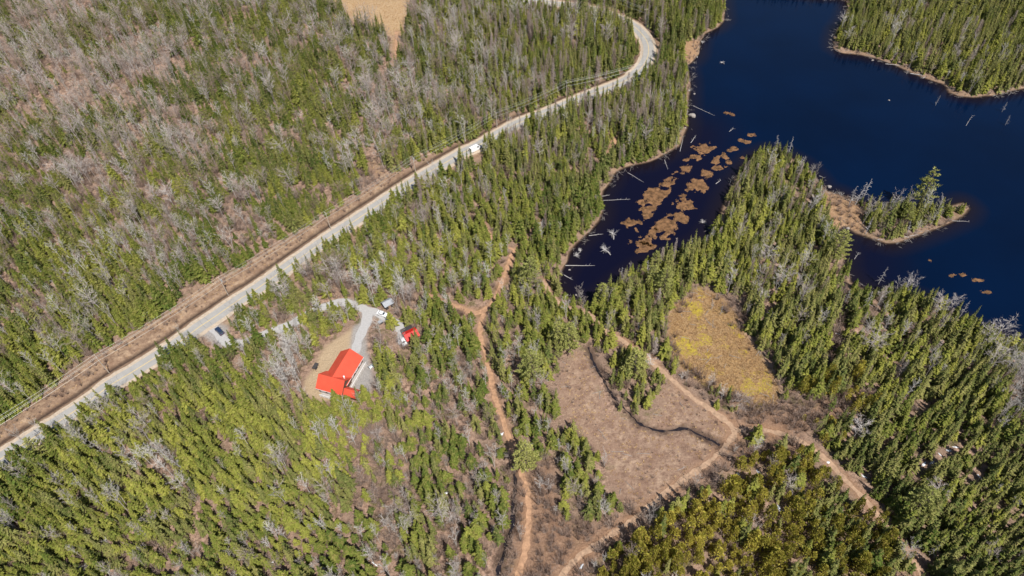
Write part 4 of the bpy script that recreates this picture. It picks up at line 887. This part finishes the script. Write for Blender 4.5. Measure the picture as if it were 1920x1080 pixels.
for P, n_, nm in ((BOG, 34, 'thin weathered log lying on the yellow bog'), (CLEARING, 16, 'thin weathered log lying in the brown clearing')):
    lo, hi = P.min(0), P.max(0); k = 0
    while k < n_:
        x, y = rnd.uniform(lo[0], hi[0]), rnd.uniform(lo[1], hi[1])
        if not inside(P, np.array([x]), np.array([y]))[0] or samp(dtrail, x, y) < 1.5 or samp(dstream, x, y) < 1: continue
        L = rnd.uniform(1.5, 4.5); a = rnd.uniform(0, 3.14); z = float(hz(x, y)); root = empty('fallen_log', (x, y, z + .1), a, nm, 'log', nm.replace('thin weathered log', 'thin weathered logs'))
        m_ = MB(); m_.tube([(0, 0, 0), (L * .5, rnd.uniform(-.1, .1), .06), (L, 0, 0)], [.085, .07, .04], 5); m_.obj('trunk', M['dead'], root)['tint'] = rnd.uniform(0, .4); k += 1
        m_ = MB(); m_.tube([(L * .6, 0, .03), (L * .75, .4, .25)], [.05, .015], 3, False); m_.tube([(L * .8, 0, .02), (L * .95, -.35, .2)], [.04, .012], 3, False); m_.obj('branches', M['dead'], root)['tint'] = .6

# ------------------------------------------------------------------ house
def metal_roof_mat(name, col):
    m, t, n, b = newmat(name); P = gpos(t)
    c = mixc(t, ramp(t, noise(t, .35, 4, .6, P), .3, .7), [x * .9 for x in col], [min(1, x * 1.08) for x in col])
    c = mixc(t, ramp(t, noise(t, 9, 3, .7, P), .62, .8), c, [x * .8 for x in col])
    t.links.new(c, b.inputs['Base Color']); b.inputs['Roughness'].default_value = .45; b.inputs['Specular IOR Level'].default_value = .35
    return m
M['roof'] = metal_roof_mat('red_metal_roof', (.62, .085, .045)); M['roof2'] = metal_roof_mat('bright_red_roof', (.60, .02, .015))
M['log_wall'] = plain('brown_log_wall', (.13, .07, .05), .8, .25, 2); M['white'] = plain('white_paint', (.8, .79, .77), .6, .05, 3)
M['deck'] = plain('pale_deck_boards', (.42, .38, .35), .8, .12, 2); M['glass'] = plain('window_glass', (.04, .05, .06), .08, .1, 1, 0, .6)
M['shingle'] = plain('grey_shingles', (.33, .34, .36), .9, .25, 2.5); M['darkwood'] = plain('dark_wood', (.055, .05, .05), .85, .3, 2); M['alu'] = plain('bare_aluminium', (.6, .62, .63), .35, .06, 2, .6, .5)
M['wood'] = plain('bare_timber', (.3, .2, .13), .85, .25, 2); M['pole'] = plain('pole_wood', (.42, .36, .3), .9, .2, 2); M['wire'] = plain('wire_metal', (.5, .5, .46), .5, .05, 2, .3); M['stone'] = plain('foundation', (.45, .43, .41), .9, .15, 2)
def gable(parent, name, x0, x1, y0, y1, ze, zr, along, mat, th=.16, seams=True, eave_trim=True):
    """two roof slopes with thickness, seams as sub-parts; along = ridge axis"""
    objs = []
    for sg in (-1, 1):
        m_ = MB()
        if along == 'y':
            xm = (x0 + x1) / 2; xe = x0 if sg < 0 else x1; poly = [(xm, zr), (xe, ze), (xe, ze - th), (xm, zr - th)]; m_.prism(poly if sg > 0 else poly[::-1], y0, y1, 'y')
        else:
            ym = (y0 + y1) / 2; ye = y0 if sg < 0 else y1; poly = [(ym, zr), (ye, ze), (ye, ze - th), (ym, zr - th)]; m_.prism(poly if sg < 0 else poly[::-1], x0, x1, 'x')
        o = m_.obj(name, mat, parent); objs.append(o)
        if seams:
            s_ = MB(); n = int(((y1 - y0) if along == 'y' else (x1 - x0)) / .6)
            for k in range(1, n):
                if along == 'y':
                    yy = y0 + (y1 - y0) * k / n; xm = (x0 + x1) / 2; xe = x0 if sg < 0 else x1; s_.tube([(xm, yy, zr + .01), (xe, yy, ze + .01)], .025, 4, False)
                else:
                    xx = x0 + (x1 - x0) * k / n; ym = (y0 + y1) / 2; ye = y0 if sg < 0 else y1; s_.tube([(xx, ym, zr + .01), (xx, ye, ze + .01)], .025, 4, False)
            tag(s_.obj('roof_seams', mat, o), kind='stuff')
    return objs
def window(parent, c, wdt, hgt, axis, out):
    """axis 'x': wall runs along x, facing out in y"""
    f = MB(); g = MB(); x, y, z = c; t_ = .09
    def bx(m_, a0, a1, z0, z1, d0, d1):
        if axis == 'x': m_.box(x + a0, x + a1, min(y + out * d0, y + out * d1), max(y + out * d0, y + out * d1), z + z0, z + z1)
        else: m_.box(min(x + out * d0, x + out * d1), max(x + out * d0, x + out * d1), y + a0, y + a1, z + z0, z + z1)
    w2, h2 = wdt / 2, hgt / 2
    for a0, a1, z0, z1 in ((-w2 - t_, w2 + t_, h2, h2 + t_), (-w2 - t_, w2 + t_, -h2 - t_, -h2), (-w2 - t_, -w2, -h2, h2), (w2, w2 + t_, -h2, h2), (-.03, .03, -h2, h2)): bx(f, a0, a1, z0, z1, .005, .09)
    bx(g, -w2, w2, -h2, h2, .01, .04); o = f.obj('window', M['white'], parent); g.obj('pane', M['glass'], o)
def walls(parent, x0, x1, y0, y1, z0, z1, zr, along, mat, name='wall'):
    m_ = MB(); m_.box(x0, x1, y0, y1, z0, z1)
    if zr:
        if along == 'y': m_.prism([(x0, z1), (x1, z1), ((x0 + x1) / 2, zr)], y0 + .002, y1 - .002, 'y')
        else: m_.prism([(y1, z1), (y0, z1), ((y0 + y1) / 2, zr)], x0 + .002, x1 - .002, 'x')
    return m_.obj(name, mat, parent)
HROT = math.atan2(-.375, .927); hx0, hy0 = -59.94, 152.98
house = empty('house', (hx0, hy0, 0), HROT, 'large house with bright red metal gable roofs and white deck', 'house')
walls(house, -4.0, 4.2, -12.6, -.7, -.3, 3.1, 6.1, 'y', M['log_wall']); walls(house, -4.8, 4.6, -16.8, -10.0, -.3, 3.1, 6.1, 'x', M['log_wall']); walls(house, 4.61, 9.6, -16.2, -13.7, -.3, 2.5, 4.0, 'x', M['log_wall'])
m_ = MB(); m_.box(-4.1, 4.3, -12.5, -.6, -.3, .45); m_.box(-4.9, 4.7, -16.9, -12.51, -.3, .45); m_.obj('foundation', M['stone'], house)
gable(house, 'roof', -4.6, 4.8, -13.35, -.25, 3.0, 6.5, 'y', M['roof']); gable(house, 'roof', -5.35, 5.1, -17.35, -9.5, 2.98, 6.54, 'x', M['roof']); gable(house, 'roof', 5.12, 10.1, -16.8, -13.1, 2.5, 4.3, 'x', M['roof'])
for x, y, w_, h_, a, o_ in ((-3, -16.8, 1.5, 1.3, 'x', -1), (-.2, -16.8, 1.8, 1.3, 'x', -1), (2.6, -16.8, 1.3, 1.3, 'x', -1), (4.2, -2.6, 1.4, 1.2, 'y', 1), (4.2, -5.4, 1.6, 1.2, 'y', 1), (4.2, -8.4, 1.4, 1.2, 'y', 1), (-4.0, -3, 1.4, 1.2, 'y', -1), (-4.0, -6.5, 1.4, 1.2, 'y', -1), (0, -.7, 2.2, 1.3, 'x', 1), (7.3, -16.2, 1.4, 1.1, 'x', -1)): window(house, (x, y, 1.9), w_, h_, a, o_)
d_ = MB(); d_.box(4.21, 4.27, -11.0, -10.0, .4, 2.5); dr = d_.obj('door', M['white'], house); d_ = MB(); d_.box(4.27, 4.33, -10.25, -10.18, 1.35, 1.5); d_.obj('handle', M['darkwood'], dr)
def deck(x0, x1, y0, y1, z, name='deck'):
    m_ = MB(); n = max(2, int((x1 - x0) / .3)) if (x1 - x0) < (y1 - y0) else max(2, int((y1 - y0) / .3)); lng_y = (x1 - x0) < (y1 - y0)
    dk = MB(); dk.box(x0, x1, y0, y1, z - .2, z - .04); o = dk.obj(name, M['deck'], house)
    for k in range(n):
        if lng_y: a = x0 + (x1 - x0) * k / n; m_.box(a + .01, a + (x1 - x0) / n - .01, y0, y1, z - .035, z)
        else: a = y0 + (y1 - y0) * k / n; m_.box(x0, x1, a + .01, a + (y1 - y0) / n - .01, z - .035, z)
    tag(m_.obj('deck_boards', M['deck'], o), kind='stuff')
    for k in range(6):
        p_ = MB(); px_ = x1 - .08 if lng_y else x0 + (x1 - x0) * k / 5 * .98; py_ = y0 + (y1 - y0) * k / 5 * .98 if lng_y else y0; p_.box(px_, px_ + .09, py_, py_ + .09, -.3, z + 1.0); p_.obj('post', M['white'], o)
    r_ = MB()
    if lng_y: r_.box(x1 - .1, x1 + .04, y0, y1, z + 1.0, z + 1.09)
    else: r_.box(x0, x1, y0 - .04, y0 + .1, z + 1.0, z + 1.09)
    r_.obj('rail', M['white'], o)
deck(4.35, 5.9, -13.05, -1.2, .55); deck(-3.6, 4.6, -18.5, -16.95, .55)
ch = MB(); ch.tube([(3.6, -11.6, 3.6), (3.6, -11.6, 6.2)], .22, 10); c_ = ch.obj('chimney', M['white'], house); ch = MB(); ch.tube([(3.6, -11.6, 6.25), (3.6, -11.6, 6.4)], [.34, .1], 10); ch.obj('cap', M['alu'], c_)
g_ = MB(); g_.tube([(4.86, -13.0, 2.93), (4.86, -.3, 2.93)], .06, 5); g_.tube([(-5.3, -17.42, 2.9), (5.1, -17.42, 2.9)], .06, 5); g_.obj('gutter', M['white'], house)
# shed with red roof and dark lean-to
sx, sy = -38.9, 160.4
shed = empty('shed', (sx, sy, 0), math.radians(28), 'small shed with vivid red roof and dark lean-to', 'shed')
walls(shed, -2.3, 2.3, -1.9, 1.9, -.2, 2.3, 3.3, 'x', M['log_wall']); gable(shed, 'roof', -2.7, 2.7, -2.4, 2.4, 2.3, 3.6, 'x', M['roof2'])
lt = MB(); lt.prism([(2.45, 2.3), (4.6, 1.9), (4.6, 1.8), (2.45, 2.2)], -2.4, 2.2, 'x'); lt.obj('lean_to_roof', M['darkwood'], shed)
for x in (-2.3, 2.0):
    p_ = MB(); p_.box(x, x + .12, 4.35, 4.47, -.2, 1.85); p_.obj('post', M['wood'], shed)
d_ = MB(); d_.box(-2.36, -2.305, -.8, .8, 0, 2.0); d_.obj('door', M['white'], shed); window(shed, (2.3, 0, 1.3), .9, .8, 'y', 1)
x, y = gz((728, 574)); gs = empty('shed', (x, y, 0), math.radians(34), 'little grey-shingled shed under leafless trees beside the white car', 'shed')
walls(gs, -1.7, 1.7, -1.4, 1.4, -.2, 2.1, 3.0, 'x', M['darkwood']); gable(gs, 'roof', -2.1, 2.1, -1.8, 1.8, 2.1, 3.3, 'x', M['shingle'], .12, False); d_ = MB(); d_.box(-.5, .5, -1.46, -1.405, 0, 1.9); d_.obj('door', M['wood'], gs)
x, y = gz((714, 606)); wb = empty('storage_box', (x, y, .05), .5, 'small dark grey storage box beside the gravel below the white car', 'box')
m_ = MB(); m_.box(-.8, .8, -.6, .6, 0, .9); m_.obj('body', M['darkwood'], wb); m_ = MB(); m_.prism([(-.7, .9), (.7, .9), (.7, 1.0), (-.7, 1.15)], -.9, .9, 'x'); m_.obj('lid', M['shingle'], wb)
# overturned boat
x, y = gz((700, 685)); boat = empty('rowing_boat', (x, y, 0), math.radians(38), 'pale metal rowing boat turned over by the firs beside the house', 'boat')
v = []; F = []; n = 9
for i in range(n):
    f = i / (n - 1); w_ = .78 * (1 - max(0, (f - .35) / .65) ** 2.2); h_ = .62 * (1 - .35 * f ** 3)
    for k in range(7):
        a = math.pi * k / 6; v.append((-1.9 + 3.8 * f, math.cos(a) * w_, math.sin(a) ** .7 * h_ + .02))
for i in range(n - 1):
    for k in range(6): F.append((i * 7 + k, i * 7 + k + 1, (i + 1) * 7 + k + 1, (i + 1) * 7 + k)[::-1])
F.append(tuple(range(7))); link('hull', mesh_from('hull', v, F, [M['alu']], None, True), boat)
m_ = MB(); m_.tube([(-1.9, 0, .66), (.6, 0, .64), (1.85, 0, .44)], .04, 5); m_.obj('keel', M['alu'], boat); m_ = MB(); m_.box(-1.98, -1.91, -.6, .6, .05, .55); m_.obj('transom', M['darkwood'], boat)
# garden swing on the lawn
x, y = gz((594, 692)); sw = empty('garden_swing', (x, y, 0), math.radians(70), 'small dark timber swing frame on the straw-coloured lawn', 'swing')
for k in (-1, 1):
    for j in (-1, 1):
        m_ = MB(); m_.tube([(k * 1.2, j * .7, 0), (k * 1.1, j * .08, 2.0)], .06, 5); m_.obj('leg', M['wood'], sw)
m_ = MB(); m_.tube([(-1.25, 0, 2.0), (1.25, 0, 2.0)], .07, 6); m_.obj('beam', M['wood'], sw); m_ = MB(); m_.box(-.7, .7, -.25, .25, .5, .56); m_.obj('seat', M['darkwood'], sw); m_ = MB(); m_.box(-.7, .7, .22, .28, .57, 1.0); m_.obj('backrest', M['darkwood'], sw)
for k in (-1, 1):
    m_ = MB(); m_.tube([(k * .65, 0, .56), (k * .65, 0, 2.0)], .02, 4); m_.obj('hanger', M['wire'], sw)
m_ = MB(); m_.box(-1.3, 1.3, -.75, .75, 2.08, 2.14); m_.obj('canopy', M['darkwood'], sw)

# ------------------------------------------------------------------ vehicles
def paint(name, col):
    m, t, n, b = newmat(name); b.inputs['Base Color'].default_value = (*col, 1); b.inputs['Roughness'].default_value = .28; b.inputs['Specular IOR Level'].default_value = .5; b.inputs['Coat Weight'].default_value = .5
    P = gpos(t); t.links.new(mixc(t, ramp(t, noise(t, 4, 3, .6, P), .4, .8), col, [x * .85 + .02 for x in col]), b.inputs['Base Color']); return m
M['tyre'] = plain('tyre_rubber', (.02, .02, .02), .9, .1); M['rim'] = plain('wheel_rim', (.5, .5, .52), .3, .05, 2, .8); M['lamp'] = plain('headlight_glass', (.75, .75, .72), .15, .05); M['tail'] = plain('tail_light', (.4, .02, .02), .2, .1)
def loft(secs, mat, name, parent, smooth=False):
    """secs: list of (x, [(y, z)...]) rings"""
    v = []; F = []; k = len(secs[0][1])
    for x, ring in secs: v += [(x, y, z) for y, z in ring]
    for i in range(len(secs) - 1):
        for j in range(k): F.append((i * k + j, i * k + (j + 1) % k, (i + 1) * k + (j + 1) % k, (i + 1) * k + j))
    F.append(tuple(reversed(range(k)))); F.append(tuple((len(secs) - 1) * k + j for j in range(k)))
    return link(name, mesh_from(name, v, F, [mat], None, smooth), parent)
def vehicle(name, p, heading, mat, label, cat, L, W, hood, belt, roof, cab, van=False, z=None, group=None):
    x, y = gz(p, .6) if not isinstance(p, np.ndarray) else p
    z = float(hz(x, y)) + .09 if z is None else z
    o = empty(name, (x, y, z), heading, label, cat, group); w2 = W / 2
    ring = lambda zb, zt, ww: [(-ww, zb), (ww, zb), (ww * 1.0, zt - .12), (ww * .93, zt), (-ww * .93, zt), (-ww * 1.0, zt - .12)]
    l2 = L / 2; c0, c1, c2, c3 = cab      # rear base, rear top, front top, front base (along x, front = +)
    loft([(-l2, ring(.38, belt * .9, w2 * .86)), (-l2 + .15, ring(.26, belt, w2 * .97)), (c0, ring(.24, belt, w2)), (c3, ring(.24, belt - .02, w2)), (l2 - .5, ring(.25, hood, w2 * .97)), (l2 - .08, ring(.3, hood - .1, w2 * .88)), (l2, ring(.4, hood - .25, w2 * .8))], mat, 'body', o)
    cw, rw = w2 * .92, w2 * (.86 if van else .76)
    loft([(c0, [(-cw, belt - .03), (cw, belt - .03), (cw, belt), (-cw, belt)]), (c1, [(-cw, belt - .03), (cw, belt - .03), (rw, roof), (-rw, roof)]), ((c1 + c2) / 2, [(-cw, belt - .03), (cw, belt - .03), (rw, roof + .04), (-rw, roof + .04)]), (c2, [(-cw, belt - .03), (cw, belt - .03), (rw, roof), (-rw, roof)]), (c3, [(-cw, belt - .03), (cw, belt - .03), (cw, belt), (-cw, belt)])], mat, 'cabin', o)
    def pane(name_, xa, za, xb, zb, wa, wb):
        m_ = MB(); d = Vector((xb - xa, 0, zb - za)).normalized(); nn = Vector((-d.z, 0, d.x)) * (.015 if xb < xa else -.015)
        nn = Vector((abs(nn.x) * (1 if name_ == 'windscreen' else -1), 0, abs(nn.z)))
        a, b = Vector((xa, 0, za)) + nn, Vector((xb, 0, zb)) + nn; q_ = [a + Vector((0, -wa, 0)), a + Vector((0, wa, 0)), b + Vector((0, wb, 0)), b + Vector((0, -wb, 0))]
        m_.quad(*(q_ if name_ == 'windscreen' else q_[::-1])); m_.obj(name_, M['glass'], o)
    f_ = lambda a, b, t_: a + (b - a) * t_
    pane('windscreen', f_(c3, c2, .1), f_(belt, roof, .1), f_(c3, c2, .92), f_(belt, roof, .92), f_(cw, rw, .1) * .9, f_(cw, rw, .92) * .9)
    if c1 - c0 > .15: pane('rear_window', f_(c0, c1, .15), f_(belt, roof, .15), f_(c0, c1, .9), f_(belt, roof, .9), cw * .85, rw * .88)
    else:
        m_ = MB(); m_.box(c0 - .06, c0 - .012, -rw * .8, rw * .8, belt + .25, roof - .2); m_.obj('rear_window', M['glass'], o)
    for sg in (-1, 1):
        spans = [(c2 - .75, c2 - .02)] if van else [(c1 + .05, (c1 + c2) / 2 - .05), ((c1 + c2) / 2 + .05, c2 - .02)]
        for a, b in spans:
            m_ = MB(); y0, y1 = sg * (f_(cw, rw, .12) + .015), sg * (f_(cw, rw, .85) + .015); zz0, zz1 = f_(belt, roof, .12), f_(belt, roof, .85)
            q_ = [(a, y0, zz0), (b + .25 * (c3 - c2), y0, zz0), (b, y1, zz1), (a, y1, zz1)]; m_.quad(*(q_[::-1] if sg > 0 else q_)); m_.obj('side_window', M['glass'], o)
        for xx in (-l2 + .85, l2 - .85):
            t_ = MB(); t_.tube([(xx, sg * (w2 - .22), .32), (xx, sg * (w2 + .01), .32)], .32, 14); tw_ = t_.obj('wheel', M['tyre'], o); t_ = MB(); t_.tube([(xx, sg * (w2 - .05), .32), (xx, sg * (w2 + .02), .32)], .19, 10); t_.obj('rim', M['rim'], tw_)
        m_ = MB(); yy = sorted((sg * w2 * .45, sg * w2 * .78)); m_.box(l2 - .14, l2 + .01, yy[0], yy[1], hood - .32, hood - .17); m_.obj('headlight', M['lamp'], o)
        m_ = MB(); m_.box(-l2 - .01, -l2 + .1, yy[0], yy[1], belt - .28, belt - .12); m_.obj('tail_light', M['tail'], o)
        m_ = MB(); yy = sorted((sg * (w2 - .02), sg * (w2 + .2))); m_.box(c3 - .35, c3 - .2, yy[0], yy[1], belt, belt + .15); m_.obj('mirror', mat, o)
    return o
rdv = G((910, 266)) - G((875, 284)); 
vehicle('delivery_van', (891, 280), math.atan2(rdv[1], rdv[0]), paint('van_white', (.82, .82, .83)), 'white delivery van driving along the paved road', 'van', 5.9, 2.05, 1.2, 1.3, 2.5, (-2.9, -2.85, 1.55, 2.15), True)
d0 = G((726.7, 592)) - G((706.7, 585)); vehicle('parked_car', (717, 589), math.atan2(d0[1], d0[0]), paint('car_white', (.83, .83, .83)), 'white car parked on the gravel near the grey shed', 'car', 4.6, 1.85, .85, .95, 1.42, (-1.75, -1.15, .35, 1.05), z=.1)
d0 = G((418, 627)) - G((405, 614)); vehicle('car', (411.5, 621), math.atan2(d0[1], d0[0]) + math.pi, paint('car_navy', (.015, .03, .07)), 'dark blue car leaving the driveway onto the road', 'car', 4.7, 1.9, .95, 1.02, 1.6, (-2.1, -1.75, .45, 1.1), z=.1)
vehicle('parked_car', (757, 641), math.radians(-68), paint('car_silver', (.75, .75, .76)), 'pale car parked beside the vivid red-roofed shed', 'car', 4.3, 1.75, .85, .95, 1.42, (-1.7, -1.15, .3, 1.0), z=.08)

# ------------------------------------------------------------------ utility poles and wires
PB = [G((204, 698)), G((428, 553)), G((621, 431)), G((780, 326)), G((932, 240)), G((1062, 181)), G((1215, 142)), G((1209, 47)), G((1120, 8))]
PB = [2 * PB[0] - PB[1]] + PB; PHT = [10.6, 10.6, 10.2, 10.2, 10, 9.5, 9.2, 9.0, 10, 10]
PLAB = ['utility pole beside the road edge far down the verge', 'utility pole on the widest brown verge', 'utility pole with a grey transformer on the verge across from the driveway', 'utility pole standing close to the road edge by the brush', 'utility pole at the little verge gap in the firs', 'utility pole among firs across from the white van', 'utility pole among firs before the bend', 'utility pole inside the road bend on sandy ground', 'utility pole beyond the bend near the orange bank', 'utility pole along the last stretch of road']
arms = []
for i, (p, ph) in enumerate(zip(PB, PHT)):
    a = PB[max(i - 1, 0)]; b = PB[min(i + 1, len(PB) - 1)]; d = (b - a) / np.linalg.norm(b - a); ang = math.atan2(d[1], d[0]); z = float(hz(*p))
    o = empty('utility_pole', (p[0], p[1], z), ang, PLAB[i], 'utility pole', 'utility poles along the road')
    m_ = MB(); m_.tube([(0, 0, -.4), (0, 0, ph)], [.16, .11], 8); m_.obj('pole', M['pole'], o); m_ = MB(); m_.box(-.06, .06, -1.15, 1.15, ph - .5, ph - .36); cr_ = m_.obj('crossarm', M['pole'], o)
    for yy in (-1.05, .45, 1.05):
        m_ = MB(); m_.tube([(0, yy, ph - .36), (0, yy, ph - .16)], [.05, .035], 6); m_.obj('insulator', M['white'], cr_)
    if i in (2, 4):
        m_ = MB(); m_.tube([(.35, 0, ph - 2.2), (.35, 0, ph - 1.1)], .27, 10); m_.obj('transformer', M['alu'], o)
    arms.append((p, d, z, ph))
WLAB = ['upper power wire on the forest side of the poles', 'upper power wire on the road side of the pole centre', 'upper power wire over the verge, outermost to the road', 'lower telephone cable strung between the poles']
for k, (off, dz) in enumerate(((1.05, -.14), (-.45, -.14), (-1.05, -.14), (-.13, -2.6))):
    m_ = MB(); pts = []
    for i in range(len(arms) - 1):
        (p, d, z, ph), (p2, d2, z2, ph2) = arms[i], arms[i + 1]; A = Vector((p[0] - d[1] * off, p[1] + d[0] * off, z + ph + dz)); B = Vector((p2[0] - d2[1] * off, p2[1] + d2[0] * off, z2 + ph2 + dz))
        for j in range(8): t_ = j / 8; q_ = A.lerp(B, t_); q_.z -= 4 * .9 * t_ * (1 - t_); pts.append(q_)
    pts.append(B); m_.tube(pts, .026 if k < 3 else .035, 4, True); o = m_.obj('overhead_wire', M['wire']); tag(o, WLAB[k], 'wire', 'overhead wires along the road')
